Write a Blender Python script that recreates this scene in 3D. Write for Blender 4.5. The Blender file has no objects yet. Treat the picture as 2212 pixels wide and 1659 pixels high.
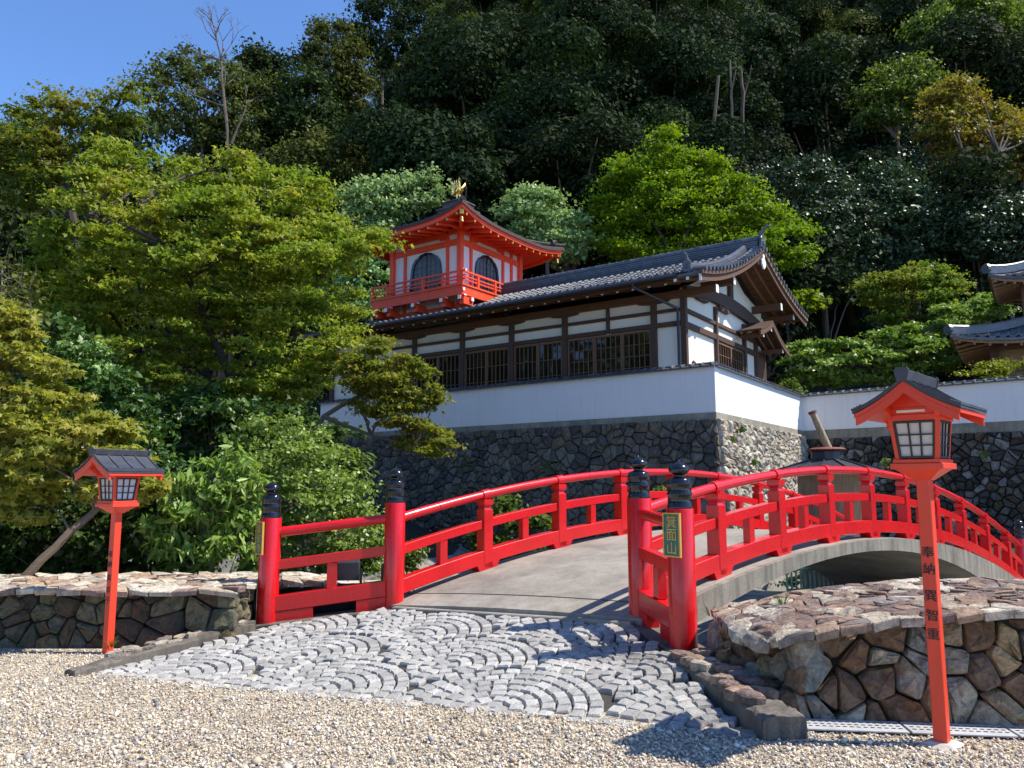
import bpy, bmesh, math, random
import numpy as np
from mathutils import Vector, Matrix
random.seed(7); RNG = np.random.default_rng(11)
scene = bpy.context.scene
col = scene.collection
R = math.radians

# ------------------------------------------------------------------ camera
F_, CX_, CY_, PITCH, EYE = 1640.0, 1106.0, 829.5, R(7.32), 1.5   # measured on a 2212 px wide view of the photograph
cam_d = bpy.data.cameras.new('camera'); cam = bpy.data.objects.new('camera', cam_d); col.objects.link(cam)
cam.location = (0, 0, EYE); cam.rotation_euler = (R(90) + PITCH, 0, 0)
cam_d.sensor_width = 36; cam_d.lens = 36 * F_ / 2212; cam_d.clip_end = 2000
scene.camera = cam

# ------------------------------------------------------------------ sky, sun, exposure
SUN_EL, SUN_AZ = R(53.0), R(92.5)          # azimuth clockwise from +Y
world = bpy.data.worlds.new('World'); scene.world = world; world.use_nodes = True
wn = world.node_tree.nodes; wl = world.node_tree.links; wn.clear()
wo = wn.new('ShaderNodeOutputWorld'); bg = wn.new('ShaderNodeBackground'); sky = wn.new('ShaderNodeTexSky')
sky.sky_type = 'NISHITA'; sky.sun_disc = False; sky.sun_elevation = SUN_EL; sky.sun_rotation = SUN_AZ
sky.air_density = 0.85; sky.dust_density = 0.0; sky.ozone_density = 9.0; sky.altitude = 1000
bg.inputs['Strength'].default_value = 0.15
wl.new(sky.outputs[0], bg.inputs[0]); wl.new(bg.outputs[0], wo.inputs[0])
sd = bpy.data.lights.new('sun', 'SUN'); sd.energy = 3.7; sd.angle = R(0.53); sd.color = (1.0, 0.93, 0.80)
sun = bpy.data.objects.new('sun', sd); col.objects.link(sun)
SUN_DIR = Vector((math.sin(SUN_AZ) * math.cos(SUN_EL), math.cos(SUN_AZ) * math.cos(SUN_EL), math.sin(SUN_EL)))
sun.rotation_euler = (-SUN_DIR).to_track_quat('-Z', 'Y').to_euler(); sun.location = (20, 0, 40)
scene.view_settings.view_transform = 'Standard'; scene.view_settings.look = 'None'
scene.view_settings.exposure = 1.0; scene.view_settings.gamma = 1.0; scene.view_settings.use_curve_mapping = False
scene.cycles.max_bounces = 6; scene.cycles.transparent_max_bounces = 4; scene.cycles.caustics_reflective = False

# ------------------------------------------------------------------ points from the photograph
cP, sP = math.cos(PITCH), math.sin(PITCH)
def ray(x, y):
    b = -(y - CY_) / F_
    return Vector(((x - CX_) / F_, cP - b * sP, sP + b * cP))
def at(x, y, Y):
    d = ray(x, y); return Vector((0, 0, EYE)) + d * (Y / d.y)
def ss(x, a, b):
    t = min(1, max(0, (x - a) / (b - a))); return t * t * (3 - 2 * t)

# ------------------------------------------------------------------ mesh helpers
class MB:
    def __init__(s): s.v = []; s.f = []
    def add(s, vs, fs):
        o = len(s.v); s.v.extend([tuple(p) for p in vs]); s.f.extend([tuple(i + o for i in f) for f in fs]); return s
    def hexa(s, p):   # 8 points: bottom 4 ccw, top 4 ccw
        return s.add(p, [(3, 2, 1, 0), (4, 5, 6, 7), (0, 1, 5, 4), (1, 2, 6, 5), (2, 3, 7, 6), (3, 0, 4, 7)])
    def box(s, c, sz, ax=None):
        c = Vector(c); X, Y, Z = ax if ax else (Vector((1, 0, 0)), Vector((0, 1, 0)), Vector((0, 0, 1)))
        hx, hy, hz = X * sz[0] / 2, Y * sz[1] / 2, Z * sz[2] / 2
        return s.hexa([c - hx - hy - hz, c + hx - hy - hz, c + hx + hy - hz, c - hx + hy - hz,
                       c - hx - hy + hz, c + hx - hy + hz, c + hx + hy + hz, c - hx + hy + hz])
    def beam(s, p0, p1, w, h, up=(0, 0, 1), w1=None, h1=None):
        p0, p1, up = Vector(p0), Vector(p1), Vector(up); d = (p1 - p0).normalized()
        x = d.cross(up).normalized(); z = x.cross(d).normalized(); w1 = w1 or w; h1 = h1 or h
        q = []
        for zz in (-1, 1):
            q += [p0 - x * w / 2 + z * zz * h / 2, p0 + x * w / 2 + z * zz * h / 2,
                  p1 + x * w1 / 2 + z * zz * h1 / 2, p1 - x * w1 / 2 + z * zz * h1 / 2]
        return s.hexa(q)
    def tube(s, pts, rad, n=8, cap=True):
        pts = [Vector(p) for p in pts]; vs = []; fs = []; ref = Vector((0.13, 0.31, 0.94)).normalized()
        for i, p in enumerate(pts):
            d = (pts[min(i + 1, len(pts) - 1)] - pts[max(i - 1, 0)]).normalized()
            x = d.cross(ref)
            if x.length < 0.05: x = d.cross(Vector((1, 0, 0)))
            x.normalize(); y = x.cross(d)
            r = rad[i] if hasattr(rad, '__len__') else rad
            for k in range(n):
                a = 2 * math.pi * k / n; vs.append(p + x * r * math.cos(a) + y * r * math.sin(a))
        for i in range(len(pts) - 1):
            for k in range(n):
                fs.append((i * n + k, i * n + (k + 1) % n, (i + 1) * n + (k + 1) % n, (i + 1) * n + k))
        if cap:
            fs.append(tuple(range(n - 1, -1, -1))); fs.append(tuple(range((len(pts) - 1) * n, len(pts) * n)))
        return s.add(vs, fs)
    def lathe(s, prof, c=(0, 0, 0), n=20):
        c = Vector(c); vs = []; fs = []
        for r, z in prof:
            for k in range(n):
                a = 2 * math.pi * k / n; vs.append(c + Vector((r * math.cos(a), r * math.sin(a), z)))
        for i in range(len(prof) - 1):
            for k in range(n):
                fs.append((i * n + k, i * n + (k + 1) % n, (i + 1) * n + (k + 1) % n, (i + 1) * n + k))
        fs.append(tuple(range(n - 1, -1, -1))); fs.append(tuple(range((len(prof) - 1) * n, len(prof) * n)))
        return s.add(vs, fs)
    def prism(s, poly, off):
        off = Vector(off); poly = [Vector(p) for p in poly]; n = len(poly)
        return s.add(poly + [p + off for p in poly], [tuple(range(n - 1, -1, -1)), tuple(range(n, 2 * n))] +
                     [(i, (i + 1) % n, n + (i + 1) % n, n + i) for i in range(n)])
    def sheet(s, rows):   # grid of points
        nr, nc = len(rows), len(rows[0]); return s.add([p for r in rows for p in r],
            [(i * nc + j, i * nc + j + 1, (i + 1) * nc + j + 1, (i + 1) * nc + j) for i in range(nr - 1) for j in range(nc - 1)])
    def slab(s, top, bot):   # closed solid between two point grids
        nr, nc = len(top), len(top[0]); N = nr * nc
        fs = []
        for i in range(nr - 1):
            for j in range(nc - 1):
                a, b, c, d = i * nc + j, i * nc + j + 1, (i + 1) * nc + j + 1, (i + 1) * nc + j
                fs += [(a, b, c, d), (N + d, N + c, N + b, N + a)]
        for j in range(nc - 1):
            fs += [(j + 1, j, N + j, N + j + 1)]; k = (nr - 1) * nc; fs += [(k + j, k + j + 1, N + k + j + 1, N + k + j)]
        for i in range(nr - 1):
            fs += [(i * nc, (i + 1) * nc, N + (i + 1) * nc, N + i * nc)]; e = nc - 1
            fs += [((i + 1) * nc + e, i * nc + e, N + i * nc + e, N + (i + 1) * nc + e)]
        return s.add([p for r in top for p in r] + [p for r in bot for p in r], fs)

def finish(me, smooth, angle=35):
    if smooth:
        me.polygons.foreach_set('use_smooth', [True] * len(me.polygons))
        try: me.set_sharp_from_angle(angle=R(angle))
        except Exception: pass
def mk(name, m, mat, root=None, parent=None, smooth=False, bevel=0.0, angle=35):
    """one mesh object; its vertices are given in world space and stored relative to the thing's base"""
    o0 = root.location if root is not None else Vector((0, 0, 0))
    me = bpy.data.meshes.new(name)
    me.from_pydata([(p[0] - o0.x, p[1] - o0.y, p[2] - o0.z) for p in m.v], [], m.f)
    if bevel:
        bm = bmesh.new(); bm.from_mesh(me)
        es = [e for e in bm.edges if len(e.link_faces) == 2 and e.calc_face_angle(0) > R(40)]
        bmesh.ops.bevel(bm, geom=es, offset=bevel, segments=1, affect='EDGES', clamp_overlap=True)
        bmesh.ops.recalc_face_normals(bm, faces=bm.faces); bm.to_mesh(me); bm.free()
    finish(me, smooth, angle)
    if mat: me.materials.append(mat)
    o = bpy.data.objects.new(name, me); col.objects.link(o)
    p = parent if parent is not None else root
    if p is not None: o.parent = p
    return o
def tag(o, label=None, cat=None, group=None, kind=None):
    if label: o['label'] = label
    if cat: o['category'] = cat
    if group: o['group'] = group
    if kind: o['kind'] = kind
    return o
def thing(name, loc, label, cat, group=None):
    o = bpy.data.objects.new(name, None); o.location = loc; o.empty_display_size = 0.2; col.objects.link(o)
    return tag(o, label, cat, group)
def share(name, me, root, loc, rot=None, parent=None, scale=None):
    o = bpy.data.objects.new(name, me); o.location = Vector(loc) - (root.location if root is not None else Vector((0, 0, 0)))
    if rot is not None: o.rotation_euler = rot
    if scale is not None: o.scale = scale
    o.parent = parent if parent is not None else root; col.objects.link(o); return o
def copy_tree(o, parent=None):
    c = o.copy(); col.objects.link(c); c.parent = parent
    for ch in list(o.children): copy_tree(ch, c)
    return c
def bulk(name, V, Fc, mat, root=None, smooth=False, parent=None):
    V = np.asarray(V, np.float32)
    if root is not None: V = V - np.array(root.location, np.float32)
    k = Fc.shape[1]; me = bpy.data.meshes.new(name)
    me.vertices.add(len(V)); me.vertices.foreach_set('co', V.ravel())
    me.loops.add(Fc.size); me.loops.foreach_set('vertex_index', Fc.astype(np.int32).ravel())
    me.polygons.add(len(Fc)); me.polygons.foreach_set('loop_start', np.arange(0, Fc.size, k, dtype=np.int32))
    me.polygons.foreach_set('loop_total', np.full(len(Fc), k, np.int32))
    if smooth: me.polygons.foreach_set('use_smooth', np.ones(len(Fc), bool))
    me.update(calc_edges=True); me.validate()
    if mat: me.materials.append(mat)
    o = bpy.data.objects.new(name, me); col.objects.link(o)
    p = parent if parent is not None else root
    if p is not None: o.parent = p
    return o

# ------------------------------------------------------------------ materials
class NT:
    def __init__(s, name):
        s.m = bpy.data.materials.new(name); s.m.use_nodes = True; s.t = s.m.node_tree; s.n = s.t.nodes; s.l = s.t.links
        s.bsdf = s.n['Principled BSDF']; s.out = s.n['Material Output']
    def node(s, typ, **kw):
        n = s.n.new(typ)
        for k, v in kw.items(): setattr(n, k, v)
        return n
    def link(s, a, b): s.l.new(a, b)
    def coord(s, obj=True): return s.node('ShaderNodeTexCoord').outputs['Object' if obj else 'Generated']
    def world(s): return s.node('ShaderNodeNewGeometry').outputs['Position']
    def noise(s, vec, scale, detail=4, rough=0.55, dist=0.0):
        n = s.node('ShaderNodeTexNoise'); n.inputs['Scale'].default_value = scale; n.inputs['Detail'].default_value = detail
        n.inputs['Roughness'].default_value = rough; n.inputs['Distortion'].default_value = dist
        if vec is not None: s.link(vec, n.inputs['Vector'])
        return n.outputs['Fac']
    def mapping(s, vec, scale):
        n = s.node('ShaderNodeMapping'); n.inputs['Scale'].default_value = scale; s.link(vec, n.inputs['Vector']); return n.outputs[0]
    def ramp(s, fac, stops, interp='LINEAR'):
        n = s.node('ShaderNodeValToRGB'); cr = n.color_ramp; cr.interpolation = interp
        while len(cr.elements) < len(stops): cr.elements.new(0.5)
        for e, (p, c) in zip(cr.elements, stops): e.position = p; e.color = (*c, 1) if len(c) == 3 else c
        s.link(fac, n.inputs[0]); return n.outputs[0]
    def mix(s, fac, a, b, mode='MIX'):
        n = s.node('ShaderNodeMixRGB', blend_type=mode)
        for k, v in (('Fac', fac), ('Color1', a), ('Color2', b)):
            if isinstance(v, (int, float)): n.inputs[k].default_value = v
            elif isinstance(v, tuple): n.inputs[k].default_value = (*v, 1)
            else: s.link(v, n.inputs[k])
        return n.outputs[0]
    def math(s, op, a, b=0.0):
        n = s.node('ShaderNodeMath', operation=op)
        for i, v in enumerate((a, b)):
            if isinstance(v, (int, float)): n.inputs[i].default_value = v
            else: s.link(v, n.inputs[i])
        return n.outputs[0]
    def set(s, **kw):
        for k, v in kw.items():
            i = s.bsdf.inputs[k.replace('_', ' ')]
            if isinstance(v, (int, float)): i.default_value = v
            elif isinstance(v, tuple): i.default_value = (*v, 1)
            else: s.link(v, i)
        return s
    def bump(s, h, strength=0.3, dist=0.02):
        n = s.node('ShaderNodeBump'); n.inputs['Strength'].default_value = strength; n.inputs['Distance'].default_value = dist
        s.link(h, n.inputs['Height']); s.link(n.outputs[0], s.bsdf.inputs['Normal']); return s
    def pick(s):   # a random value per object and per loose piece
        a = s.node('ShaderNodeObjectInfo').outputs['Random']; b = s.node('ShaderNodeNewGeometry').outputs['Random Per Island']
        return s.math('FRACT', s.math('ADD', a, b))
MAT = {}
def simple(name, c, rough=0.5, var=0.12, sc=6.0, bump=0.0, metal=0.0, coat=0.0, spec=0.5, bsc=60.0):
    t = NT(name); p = t.coord(); n = t.noise(p, sc)
    t.set(Base_Color=t.ramp(n, [(0.3, tuple(x * (1 - var) for x in c)), (0.7, tuple(min(1, x * (1 + var)) for x in c))]),
          Roughness=t.math('ADD', t.math('MULTIPLY', t.noise(p, sc * 2.3), 0.2), rough - 0.1), Metallic=metal)
    t.bsdf.inputs['Coat Weight'].default_value = coat; t.bsdf.inputs['Specular IOR Level'].default_value = spec
    if bump: t.bump(t.noise(p, bsc, 3), bump, 0.01)
    MAT[name] = t.m; return t.m
simple('red_lacquer', (0.62, 0.005, 0.009), 0.27, 0.10, 3.0, coat=0.25)
simple('vermilion', (0.78, 0.055, 0.022), 0.36, 0.08, 4.0, coat=0.1)
simple('tower_vermilion', (0.82, 0.075, 0.018), 0.5, 0.10, 2.0)
simple('black_lacquer', (0.006, 0.006, 0.009), 0.16, 0.3, 5.0, coat=0.4)
simple('white_plaster', (0.80, 0.79, 0.78), 0.85, 0.02, 0.9, bump=0.06, bsc=25)
simple('hall_plaster', (0.80, 0.76, 0.66), 0.85, 0.03, 1.4, bump=0.04, bsc=25)
simple('white_paint', (0.80, 0.78, 0.74), 0.6, 0.04)
simple('drain_grey', (0.42, 0.43, 0.45), 0.55, 0.15, 8)
simple('dark_metal', (0.035, 0.035, 0.045), 0.45, 0.2)
simple('grey_metal', (0.25, 0.26, 0.28), 0.38, 0.15, 8, metal=0.6)
simple('gold', (0.85, 0.55, 0.16), 0.3, 0.12, 9, metal=1.0)
simple('gold_paint', (0.62, 0.36, 0.07), 0.45, 0.12, 9, metal=0.3)
simple('plaque_green', (0.035, 0.17, 0.15), 0.5, 0.2, 9)
simple('ink', (0.022, 0.01, 0.012), 0.6, 0.2)
simple('paper', (0.62, 0.61, 0.62), 0.7, 0.05, 5)
simple('lattice_dark', (0.028, 0.022, 0.018), 0.5, 0.2)
simple('lamp_tile', (0.050, 0.055, 0.070), 0.42, 0.25, 10, bump=0.15)
simple('shingle', (0.050, 0.032, 0.030), 0.7, 0.3, 12, bump=0.4, bsc=45)
simple('shingle_block', (0.090, 0.055, 0.058), 0.7, 0.2, 6)
simple('rust_cap', (0.20, 0.05, 0.035), 0.7, 0.2, 6)
simple('paper_screen', (0.10, 0.095, 0.085), 0.35, 0.15, 3)
simple('red_soil_white_pipe', (0.75, 0.74, 0.72), 0.5, 0.04)

def plaster(name, c):
    t = NT(name); p = t.world(); a = t.noise(p, 0.8, 5); st = t.noise(t.mapping(p, (9, 9, 0.55)), 1.0, 5, 0.65); b = t.noise(p, 30, 3)
    m = t.ramp(a, [(0.3, tuple(x * 0.95 for x in c)), (0.7, c)]); m = t.mix(t.math('MULTIPLY', t.ramp(st, [(0.50, (0, 0, 0)), (0.80, (1, 1, 1))]), 0.22), m, (0.42, 0.41, 0.38))
    t.set(Base_Color=m, Roughness=0.88).bump(b, 0.08, 0.01); MAT[name] = t.m
plaster('white_plaster', (0.80, 0.79, 0.78))
def lacquer(name, c, rough, coat):
    t = NT(name); p = t.world(); a = t.noise(p, 2.2, 5); g = t.noise(t.mapping(p, (18, 18, 1.6)), 1.5, 5); sp = t.noise(p, 26, 5, 0.75)
    m = t.ramp(a, [(0.3, tuple(x * 0.86 for x in c)), (0.7, tuple(x * 1.08 for x in c))]); m = t.mix(t.math('MULTIPLY', t.ramp(g, [(0.52, (0, 0, 0)), (0.75, (1, 1, 1))]), 0.22), m, tuple(x * 0.55 for x in c))
    m = t.mix(t.math('MULTIPLY', t.ramp(sp, [(0.66, (0, 0, 0)), (0.72, (1, 1, 1))]), 0.35), m, (0.30, 0.06, 0.04))
    t.set(Base_Color=m, Roughness=t.math('ADD', t.math('MULTIPLY', sp, 0.25), rough - 0.12)).bump(g, 0.06, 0.004); t.bsdf.inputs['Coat Weight'].default_value = coat; MAT[name] = t.m
lacquer('red_lacquer', (0.62, 0.005, 0.009), 0.29, 0.2); lacquer('vermilion', (0.76, 0.055, 0.022), 0.40, 0.05)
def wood(name, c, dark=0.45, rough=0.7):
    t = NT(name); p = t.coord(); g = t.noise(t.mapping(p, (3, 3, 30)), 2.0, 5); g2 = t.noise(t.mapping(p, (14, 14, 14)), 3.0, 4)
    cc = t.mix(g2, t.ramp(g, [(0.3, tuple(x * dark for x in c)), (0.72, tuple(x * 1.25 for x in c))]), c)
    t.set(Base_Color=cc, Roughness=rough).bump(g, 0.2, 0.01); MAT[name] = t.m
wood('dark_wood', (0.080, 0.042, 0.026)); wood('brown_wood', (0.130, 0.062, 0.032)); wood('pale_wood', (0.30, 0.18, 0.10)); wood('soffit_wood', (0.20, 0.095, 0.05))
wood('lattice_wood', (0.20, 0.105, 0.055)); wood('bark', (0.15, 0.11, 0.08), 0.4, 0.9); wood('pale_bark', (0.34, 0.30, 0.25), 0.5, 0.9); wood('dark_bark', (0.06, 0.045, 0.035), 0.4, 0.9)

def concrete(name, c, streak=0.5):
    t = NT(name); p = t.world(); a = t.noise(p, 1.6, 6, 0.65); b = t.noise(p, 60, 3); st = t.noise(t.mapping(p, (6, 6, 0.7)), 1.4, 5)
    m = t.ramp(a, [(0.30, tuple(x * 0.62 for x in c)), (0.62, tuple(x * 1.12 for x in c))])
    m = t.mix(t.math('MULTIPLY', t.ramp(st, [(0.46, (0, 0, 0)), (0.72, (1, 1, 1))]), streak), m, tuple(x * 0.32 for x in c))
    m = t.mix(0.25, m, t.ramp(b, [(0.35, (0.1, 0.1, 0.1)), (0.65, (0.7, 0.68, 0.64))]), 'OVERLAY')
    t.set(Base_Color=m, Roughness=0.9).bump(b, 0.25, 0.006); MAT[name] = t.m
concrete('deck_concrete', (0.31, 0.285, 0.245), 0.3); concrete('old_concrete', (0.26, 0.235, 0.19), 0.8); concrete('kerb_concrete', (0.15, 0.13, 0.11), 0.85)
concrete('band_concrete', (0.30, 0.28, 0.22), 0.5); concrete('footing', (0.62, 0.55, 0.48), 0.1)

def stone(name, pal, spk=1.0, moss=0.0, stain=0.5):
    t = NT(name); r = t.pick(); p = t.world(); n = len(pal)
    base = t.ramp(r, [(i / n, c) for i, c in enumerate(pal)], 'CONSTANT')
    a = t.noise(p, 9.0, 7, 0.72, 0.9); b = t.noise(p, 38, 4, 0.7)
    m = t.mix(1.0, base, t.ramp(a, [(0.30, (0.32, 0.30, 0.28)), (0.47, (0.88, 0.88, 0.88)), (0.68, (1.45, 1.4, 1.3))]), 'MULTIPLY')
    m = t.mix(t.math('MULTIPLY', t.ramp(t.noise(p, 4.2, 5, 0.7, 0.8), [(0.52, (0, 0, 0)), (0.66, (1, 1, 1))]), stain), m, (0.20, 0.085, 0.03))
    m = t.mix(0.55, m, t.ramp(b, [(0.3, (0.25, 0.25, 0.25)), (0.7, (0.75, 0.75, 0.75))]), 'OVERLAY')
    if moss:
        m = t.mix(t.math('MULTIPLY', t.ramp(t.noise(p, 3.1, 5, 0.65), [(0.52, (0, 0, 0)), (0.66, (1, 1, 1))]), moss), m, (0.05, 0.065, 0.016))
    t.set(Base_Color=m, Roughness=0.88).bump(t.math('ADD', t.math('MULTIPLY', a, 1.4), t.math('MULTIPLY', b, 0.5)), 0.8, 0.04); MAT[name] = t.m
stone('face_stone', [(0.36, 0.31, 0.21), (0.24, 0.15, 0.09), (0.42, 0.38, 0.28), (0.28, 0.285, 0.25), (0.19, 0.13, 0.09), (0.40, 0.30, 0.17), (0.33, 0.30, 0.24)], stain=0.75)
stone('mossy_stone', [(0.15, 0.14, 0.085), (0.105, 0.075, 0.048), (0.18, 0.16, 0.10), (0.11, 0.11, 0.08), (0.085, 0.065, 0.045)], moss=0.75)
stone('cap_stone', [(0.36, 0.26, 0.19), (0.25, 0.175, 0.145), (0.46, 0.40, 0.32), (0.19, 0.135, 0.12), (0.31, 0.215, 0.16), (0.55, 0.50, 0.42), (0.28, 0.24, 0.22)], stain=0.35)
stone('cap_stone_left', [(0.50, 0.40, 0.30), (0.40, 0.28, 0.20), (0.60, 0.54, 0.44), (0.30, 0.21, 0.18), (0.46, 0.40, 0.33), (0.62, 0.58, 0.50)], stain=0.3)
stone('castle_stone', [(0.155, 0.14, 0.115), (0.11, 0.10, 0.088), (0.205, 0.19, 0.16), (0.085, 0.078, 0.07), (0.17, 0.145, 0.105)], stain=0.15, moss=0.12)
stone('castle_stone_sunlit', [(0.46, 0.42, 0.34), (0.38, 0.34, 0.28), (0.54, 0.50, 0.42), (0.30, 0.26, 0.21), (0.50, 0.42, 0.32)], stain=0.2, moss=0.12)  # lighter copy of the castle stone, sunlight painted into the corner's lit face
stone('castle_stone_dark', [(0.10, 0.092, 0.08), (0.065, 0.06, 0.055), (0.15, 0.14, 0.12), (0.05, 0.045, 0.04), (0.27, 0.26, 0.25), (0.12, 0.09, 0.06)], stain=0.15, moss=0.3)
stone('kerb_stone', [(0.34, 0.29, 0.23), (0.24, 0.19, 0.16), (0.40, 0.36, 0.30), (0.20, 0.17, 0.15)], stain=0.3, moss=0.1)

def granite():
    t = NT('granite'); r = t.pick(); p = t.world(); b = t.noise(p, 130, 3, 0.7); a = t.noise(p, 26, 5, 0.7)
    m = t.ramp(r, [(0, (0.32, 0.31, 0.29)), (0.5, (0.43, 0.42, 0.39)), (1, (0.56, 0.54, 0.50))])
    m = t.mix(t.ramp(b, [(0.36, (0.9, 0.9, 0.9)), (0.52, (0, 0, 0))]), m, (0.17, 0.17, 0.18))
    d = t.noise(p, 0.9, 4, 0.6)
    x = t.node('ShaderNodeSeparateXYZ'); t.link(p, x.inputs[0])
    wet = t.math('MULTIPLY', t.ramp(t.math('ADD', d, t.math('MULTIPLY', x.outputs[0], 0.16)), [(0.56, (0, 0, 0)), (0.80, (1, 1, 1))]), t.ramp(a, [(0.40, (0.35, 0.35, 0.35)), (0.60, (1, 1, 1))]))
    m = t.mix(t.math('MULTIPLY', wet, 0.85), m, (0.10, 0.085, 0.085))
    m = t.mix(t.ramp(a, [(0.55, (0, 0, 0)), (0.78, (0.55, 0.55, 0.55))]), m, (0.22, 0.21, 0.21))
    t.set(Base_Color=m, Roughness=0.8).bump(t.math('ADD', a, t.math('MULTIPLY', b, 0.3)), 0.6, 0.012); MAT['granite'] = t.m
granite()
def mortar():
    t = NT('mortar'); p = t.world(); a = t.noise(p, 55, 4, 0.7); b = t.noise(p, 2.0, 4)
    t.set(Base_Color=t.mix(b, t.ramp(a, [(0.3, (0.020, 0.018, 0.015)), (0.7, (0.085, 0.078, 0.066))]), (0.045, 0.04, 0.033)), Roughness=0.95).bump(a, 0.5, 0.01); MAT['mortar'] = t.m
mortar()
simple('gap', (0.022, 0.019, 0.016), 0.95, 0.4, 20)
def gravel():
    t = NT('gravel'); r = t.pick(); p = t.world()
    pal = [tuple(min(.9, q * 1.25) for q in c) for c in [(0.50, 0.43, 0.33), (0.36, 0.33, 0.29), (0.62, 0.56, 0.46), (0.24, 0.24, 0.25), (0.55, 0.44, 0.28), (0.46, 0.45, 0.44), (0.70, 0.66, 0.58), (0.30, 0.22, 0.17), (0.44, 0.37, 0.28), (0.17, 0.17, 0.18), (0.58, 0.50, 0.40)]]
    m = t.ramp(r, [(i / len(pal), c) for i, c in enumerate(pal)], 'CONSTANT')
    m = t.mix(0.4, m, t.ramp(t.noise(p, 150, 3, 0.7), [(0.3, (0.3, 0.3, 0.3)), (0.7, (0.7, 0.7, 0.7))]), 'OVERLAY')
    m = t.mix(1.0, m, t.ramp(t.noise(p, 1.1, 5, 0.65), [(0.32, (0.80, 0.76, 0.72)), (0.6, (1.04, 1.02, 0.98))]), 'MULTIPLY')
    t.set(Base_Color=m, Roughness=0.75); MAT['gravel'] = t.m
gravel()
def ground_mat():
    t = NT('ground'); p = t.world(); v = t.node('ShaderNodeTexVoronoi'); v.inputs['Scale'].default_value = 48; t.link(p, v.inputs['Vector'])
    g = t.mix(0.75, t.ramp(t.noise(p, 4, 4), [(0.3, (0.34, 0.29, 0.22)), (0.7, (0.46, 0.40, 0.31))]), t.ramp(t.noise(v.outputs['Color'], 3.0, 0), [(0.3, (0.15, 0.15, 0.15)), (0.7, (0.85, 0.83, 0.8))]), 'OVERLAY')
    x = t.node('ShaderNodeSeparateXYZ'); t.link(p, x.inputs[0])
    far = t.math('GREATER_THAN', x.outputs[1], 9.6); low = t.math('LESS_THAN', x.outputs[2], -0.55)
    so = t.ramp(t.noise(p, 0.8, 6, 0.7), [(0.35, (0.018, 0.016, 0.010)), (0.6, (0.03, 0.036, 0.014)), (0.75, (0.05, 0.042, 0.024))])
    t.set(Base_Color=t.mix(low, t.mix(far, g, so), t.ramp(t.noise(p, 2.4, 6, 0.7), [(0.35, (0.12, 0.11, 0.09)), (0.65, (0.38, 0.36, 0.32))])), Roughness=0.95).bump(v.outputs['Distance'], 0.6, 0.02); MAT['ground'] = t.m
ground_mat()
def tile_mat():
    t = NT('roof_tile'); r = t.pick(); p = t.world(); a = t.noise(p, 5, 5, 0.65)
    m = t.mix(1.0, t.ramp(r, [(0, (0.060, 0.066, 0.082)), (0.5, (0.10, 0.105, 0.12)), (1, (0.15, 0.155, 0.17))]), t.ramp(a, [(0.3, (0.6, 0.6, 0.6)), (0.7, (1.2, 1.2, 1.2))]), 'MULTIPLY')
    t.set(Base_Color=m, Roughness=0.34).bump(t.noise(p, 40, 3), 0.1, 0.01); MAT['roof_tile'] = t.m
tile_mat()
def glass():
    t = NT('window_glass'); p = t.world(); t.set(Base_Color=(0.010, 0.010, 0.009), Roughness=0.04); t.bsdf.inputs['Specular IOR Level'].default_value = 0.55
    t.bump(t.noise(p, 3.0, 2), 0.05, 0.02); MAT['window_glass'] = t.m
glass()
def corrug():
    t = NT('bamboo_cladding'); p = t.coord(); a = t.noise(t.mapping(p, (9, 9, 0.8)), 3, 4)
    t.set(Base_Color=t.ramp(a, [(0.3, (0.22, 0.17, 0.10)), (0.7, (0.42, 0.34, 0.20))]), Roughness=0.8); MAT['bamboo_cladding'] = t.m
corrug()
def leaf(name, cols, trans=0.35, rough=0.5, spec=0.3, tint=(1.25, 1.35, 0.6)):
    t = NT(name); r = t.node('ShaderNodeNewGeometry').outputs['Random Per Island']; oi = t.node('ShaderNodeObjectInfo').outputs['Random']
    p = t.world(); a = t.noise(p, 0.55, 3, 0.6)
    n = len(cols); f = t.math('ADD', t.math('MULTIPLY', r, 0.55), t.math('SUBTRACT', t.math('MULTIPLY', a, 1.1), 0.30))
    m = t.ramp(f, [(i / (n - 1), c) for i, c in enumerate(cols)])
    hv = t.node('ShaderNodeHueSaturation'); t.link(m, hv.inputs['Color'])
    t.link(t.math('ADD', t.math('MULTIPLY', oi, 0.03), 0.485), hv.inputs['Hue']); t.link(t.math('ADD', t.math('MULTIPLY', oi, 0.4), 0.8), hv.inputs['Value'])
    m = hv.outputs[0]
    t.set(Base_Color=m, Roughness=rough); t.bsdf.inputs['Specular IOR Level'].default_value = spec
    tr = t.node('ShaderNodeBsdfTranslucent'); t.link(t.mix(1.0, m, tint, 'MULTIPLY'), tr.inputs['Color'])
    mx = t.node('ShaderNodeMixShader'); mx.inputs[0].default_value = trans
    t.link(t.bsdf.outputs[0], mx.inputs[1]); t.link(tr.outputs[0], mx.inputs[2]); t.link(mx.outputs[0], t.out.inputs['Surface']); MAT[name] = t.m
leaf('maple_leaf', [(0.088, 0.150, 0.015), (0.165, 0.225, 0.024), (0.29, 0.31, 0.04), (0.42, 0.31, 0.075)], 0.45, 0.5, 0.2)
leaf('maple_gold_leaf', [(0.15, 0.22, 0.03), (0.28, 0.32, 0.05), (0.44, 0.44, 0.09), (0.44, 0.35, 0.08)], 0.45, 0.5, 0.2)
leaf('maple_green_leaf', [(0.085, 0.165, 0.007), (0.155, 0.245, 0.009), (0.26, 0.315, 0.014)], 0.45, 0.5, 0.2)
leaf('far_maple_leaf', [(0.065, 0.120, 0.018), (0.125, 0.18, 0.024), (0.21, 0.21, 0.026), (0.26, 0.19, 0.035)], 0.4, 0.5, 0.2)
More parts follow.
